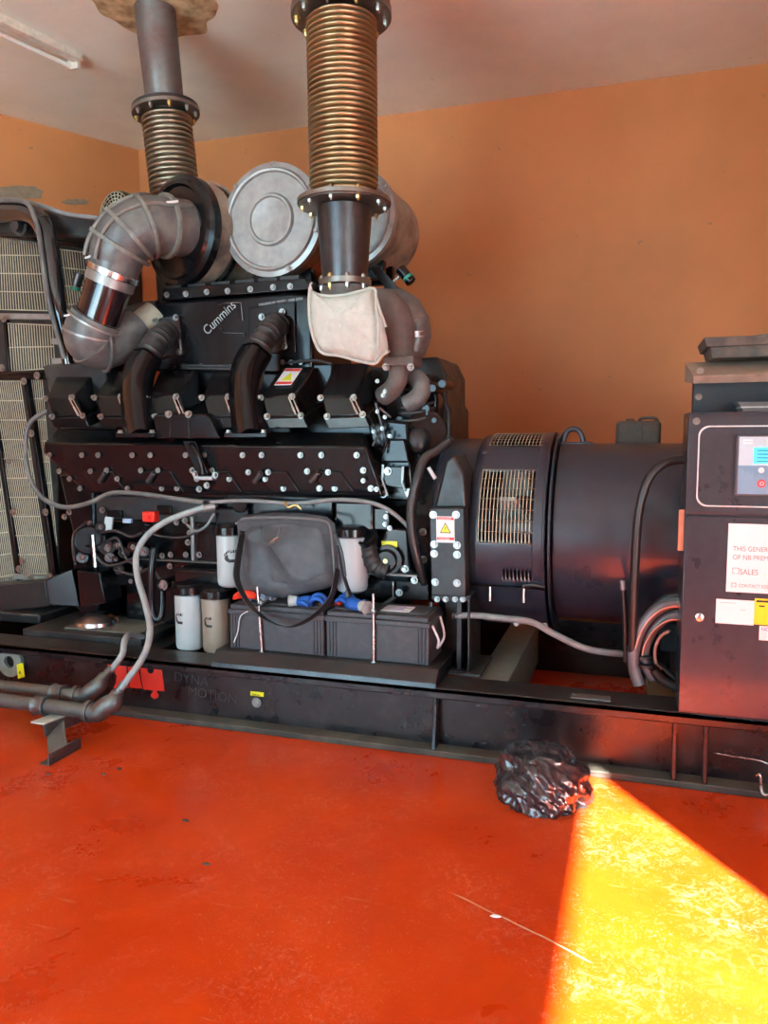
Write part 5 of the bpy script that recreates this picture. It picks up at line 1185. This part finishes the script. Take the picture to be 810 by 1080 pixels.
finish(MB().tube([at(352, 560, 3.46), at(360, 582, 3.43), at(364, 608, 3.42)], .008, n=8), 'strap_cord', BAGM, bag)
finish(MB().box(at(364, 622, 3.42), at(370, 629, 3.45)), 'strap_clip', GUN, bag, bevel=.003)
# ------------------------------------------------------------------ gloves and rag
def glove(c, rz, s_, lab, cuff_m, tip_m, palm_m=BLUEG, pose=0):
    t = thing('work_glove', lab, 'glove', c, 'work gloves on the batteries')
    Rz = Matrix.Rotation(rz, 3, 'Z')
    def W_(x, y, z): return Vector(c)+Rz @ Vector((x*s_, y*s_, z*s_))
    m_ = MB(); m_.tube([W_(-.06, 0, .018), W_(-.03, 0, .022), W_(.0, 0, .026), (W_(.035, 0, .024))], [.026*s_, .036*s_, .04*s_, .036*s_], n=16)
    for v in m_.bm.verts:
        v.co.z = c[2]+.002+(v.co.z-c[2])*.75 if v.co.z > c[2]-.02*s_ else c[2]+.002
    for k, (y0, ln, b_) in enumerate(((-.030, .065, .012), (-.010, .080, .026), (.011, .074, .018), (.030, .058, .008))):
        m_.tube([W_(.02, y0*.9, .02), W_(.045, y0, .03+b_), W_(.045+ln*.5, y0*1.25, .028+b_), W_(.035+ln, y0*1.4, .012)], [.0115*s_, .012*s_, .0115*s_, .009*s_], n=10)
    m_.tube([W_(-.03, -.03, .018), W_(-.005, -.06, .024), W_(.025, -.075, .012)], [.014*s_, .0125*s_, .010*s_], n=10)
    finish(m_, 'glove_body', palm_m, t, ang=70)
    finish(MB().tube([W_(-.10, .0, .018), W_(-.08, 0, .020), W_(-.055, 0, .020)], [.034*s_, .028*s_, .027*s_], n=16), 'cuff', cuff_m, t)
    for k, (y0, ln) in enumerate(((-.030, .065), (-.010, .080), (.011, .074), (.030, .058))):
        finish(MB().tube([W_(.02+ln*.82, y0*1.32, .021), W_(.037+ln, y0*1.41, .0115)], [.0125*s_, .011*s_], n=10), 'coated_fingertip', tip_m, t)
    return t
TB = TZ+.237
glove((at(322, 640, 3.43).x, 3.46, TB), R(8), .95, 'blue and grey work glove under the bag on the left battery', GREYG, GREYG)
glove((at(372, 640, 3.44).x, 3.46, TB), R(150), 1.0, 'blue work glove with red fingertips on the right battery', GREYG, ORANGE)
glove((at(270, 640, 3.50).x, 3.52, TB), R(-20), 1.0, 'grey work glove beside the red rag on the left battery', GREYG, GREYG, palm_m=mat('glove_greyblue', (.20, .24, .36), .7))
c = at(257, 630, 3.40)
pillow([Vector((at(x, y, 3.44).x, 3.44+(.06 if k > 4 else 0), max(TB+.004, at(x, y, 3.44).z))) for k, (x, y) in enumerate([(245, 634), (247, 626), (256, 622), (268, 624), (272, 631), (266, 637), (254, 638)])], .03, 'rag', ORANGE, None, amp=.02, fr=14, seed=2, rings=6)
tag(bpy.data.objects['rag'], 'crumpled bright red-orange rag at the left end of the left battery', 'rag')

# ------------------------------------------------------------------ black plastic bag on the floor
bc = (atz(532, 858)+atz(616, 852))/2; bc = Vector((bc.x, bc.y+.10, 0))
bm = bmesh.new(); bmesh.ops.create_icosphere(bm, subdivisions=6, radius=1)
a0 = at(527, 820, bc.y-.05).x; a1 = at(617, 820, bc.y-.05).x; hx = (a1-a0)/2; cx = (a0+a1)/2; hh = at(565, 787, bc.y).z
for v in bm.verts:
    p = v.co.copy(); q = p*1.0
    n = 0.
    for s_, a_ in ((1.5, .20), (3.0, .12), (6.0, .045), (12, .015)): n += a_*(1-2.2*abs(noise.noise(Vector((p.x*s_+p.z*s_*.5, p.y*s_, p.z*s_*1.1))+Vector((4.3, 9, 2.7)))))
    # drawn creases
    n += .035*(abs(math.sin(7*noise.noise(p*1.3+Vector((2, 8, 1)))+p.z*5))-.5)
    q = p*(1+n*.9)
    z = q.z
    taper = 1-.22*max(0, z); z = min(z, .62+.35*(z-.62)) if z > .62 else z
    x = q.x*taper+(-.18)*max(0, z); y = q.y*taper
    zz = (z+.55)/1.32*1.0
    if zz < .02: zz = .0+.01*abs(noise.noise(p*9)); x *= 1.02
    v.co = Vector((cx+x*hx*.95, bc.y+y*.15, max(.001, zz*hh*.98)))
tag(finish(bm, 'plastic_bag', POLY, ang=60), 'crumpled shiny black plastic bag on the red floor against the skid', 'bag')

# bits of litter on the floor
CH = [(51, 817, 'tiny dark paint flake on the floor beside the foot of the pipe stand'), (110, 817, 'dark floor chip below the red emblem, left and nearer of the close pair'),
      (125, 811, 'dark floor chip below the red emblem, right and farther of the close pair'), (196, 866, 'small dark flake on the open floor straight below the emblem'),
      (218, 912, 'grey flake on the floor, nearest to the viewer of the dark ones'), (522, 967, 'small pale flake lying on the long pale floor scratch')]
for i, (x, y, lb) in enumerate(CH):
    p = atz(x, y, .0); b_ = bmesh.new(); bmesh.ops.create_icosphere(b_, subdivisions=2, radius=.010)
    for v in b_.verts: v.co = Vector((v.co.x*(1+.8*noise.noise(v.co*90+Vector((i, 0, 0))))*1.5, v.co.y*.8, v.co.z*.3))+p+Vector((0, 0, .003))
    tag(finish(b_, 'paint_chip', PAPER if i == 5 else mat('chip_dark', (.08, .06, .05), .8)), lb, 'paint flake')

# ------------------------------------------------------------------ light
wd = bpy.data.worlds.new('sky'); sc.world = wd; wd.use_nodes = True
bg = wd.node_tree.nodes['Background']; bg.inputs[0].default_value = (.44, .76, 1.0, 1); bg.inputs[1].default_value = 3.4
sl = bpy.data.lights.new('sun', 'SUN'); sl.energy = 28; sl.angle = R(.8); sl.color = (1, .95, .86)
so = bpy.data.objects.new('sun', sl); COL.objects.link(so)
el = math.atan2(DH, (XR+T+.145)/.58)
sdir = Vector((-.58*math.cos(el), .81*math.cos(el), -math.sin(el)))
so.rotation_mode = 'QUATERNION'; so.rotation_quaternion = sdir.to_track_quat('-Z', 'Y')
so.location = (6, -6, 8)
def portal(name, loc, rot, w_, h_):
    l = bpy.data.lights.new(name, 'AREA'); l.shape = 'RECTANGLE'; l.size = w_; l.size_y = h_; l.cycles.is_portal = True
    o = bpy.data.objects.new(name, l); COL.objects.link(o); o.location = loc; o.rotation_euler = rot
portal('door_portal', (XR+.1, (JY-1.75)/2, DH/2), (0, PI/2, 0), DH, JY+1.75)
portal('front_portal', ((FX0+FX1)/2, WF-.1, FH/2), (PI/2, 0, 0), FX1-FX0, FH)
sc.view_settings.view_transform = 'Standard'; sc.view_settings.look = 'None'; sc.view_settings.gamma = 1
sc.view_settings.exposure = 1.68
try: sc.view_settings.use_curve_mapping = False
except Exception: pass
sc.cycles.max_bounces = 8; sc.cycles.diffuse_bounces = 5; sc.cycles.glossy_bounces = 4; sc.cycles.sample_clamp_indirect = 8
sc.cycles.caustics_reflective = False; sc.cycles.caustics_refractive = False
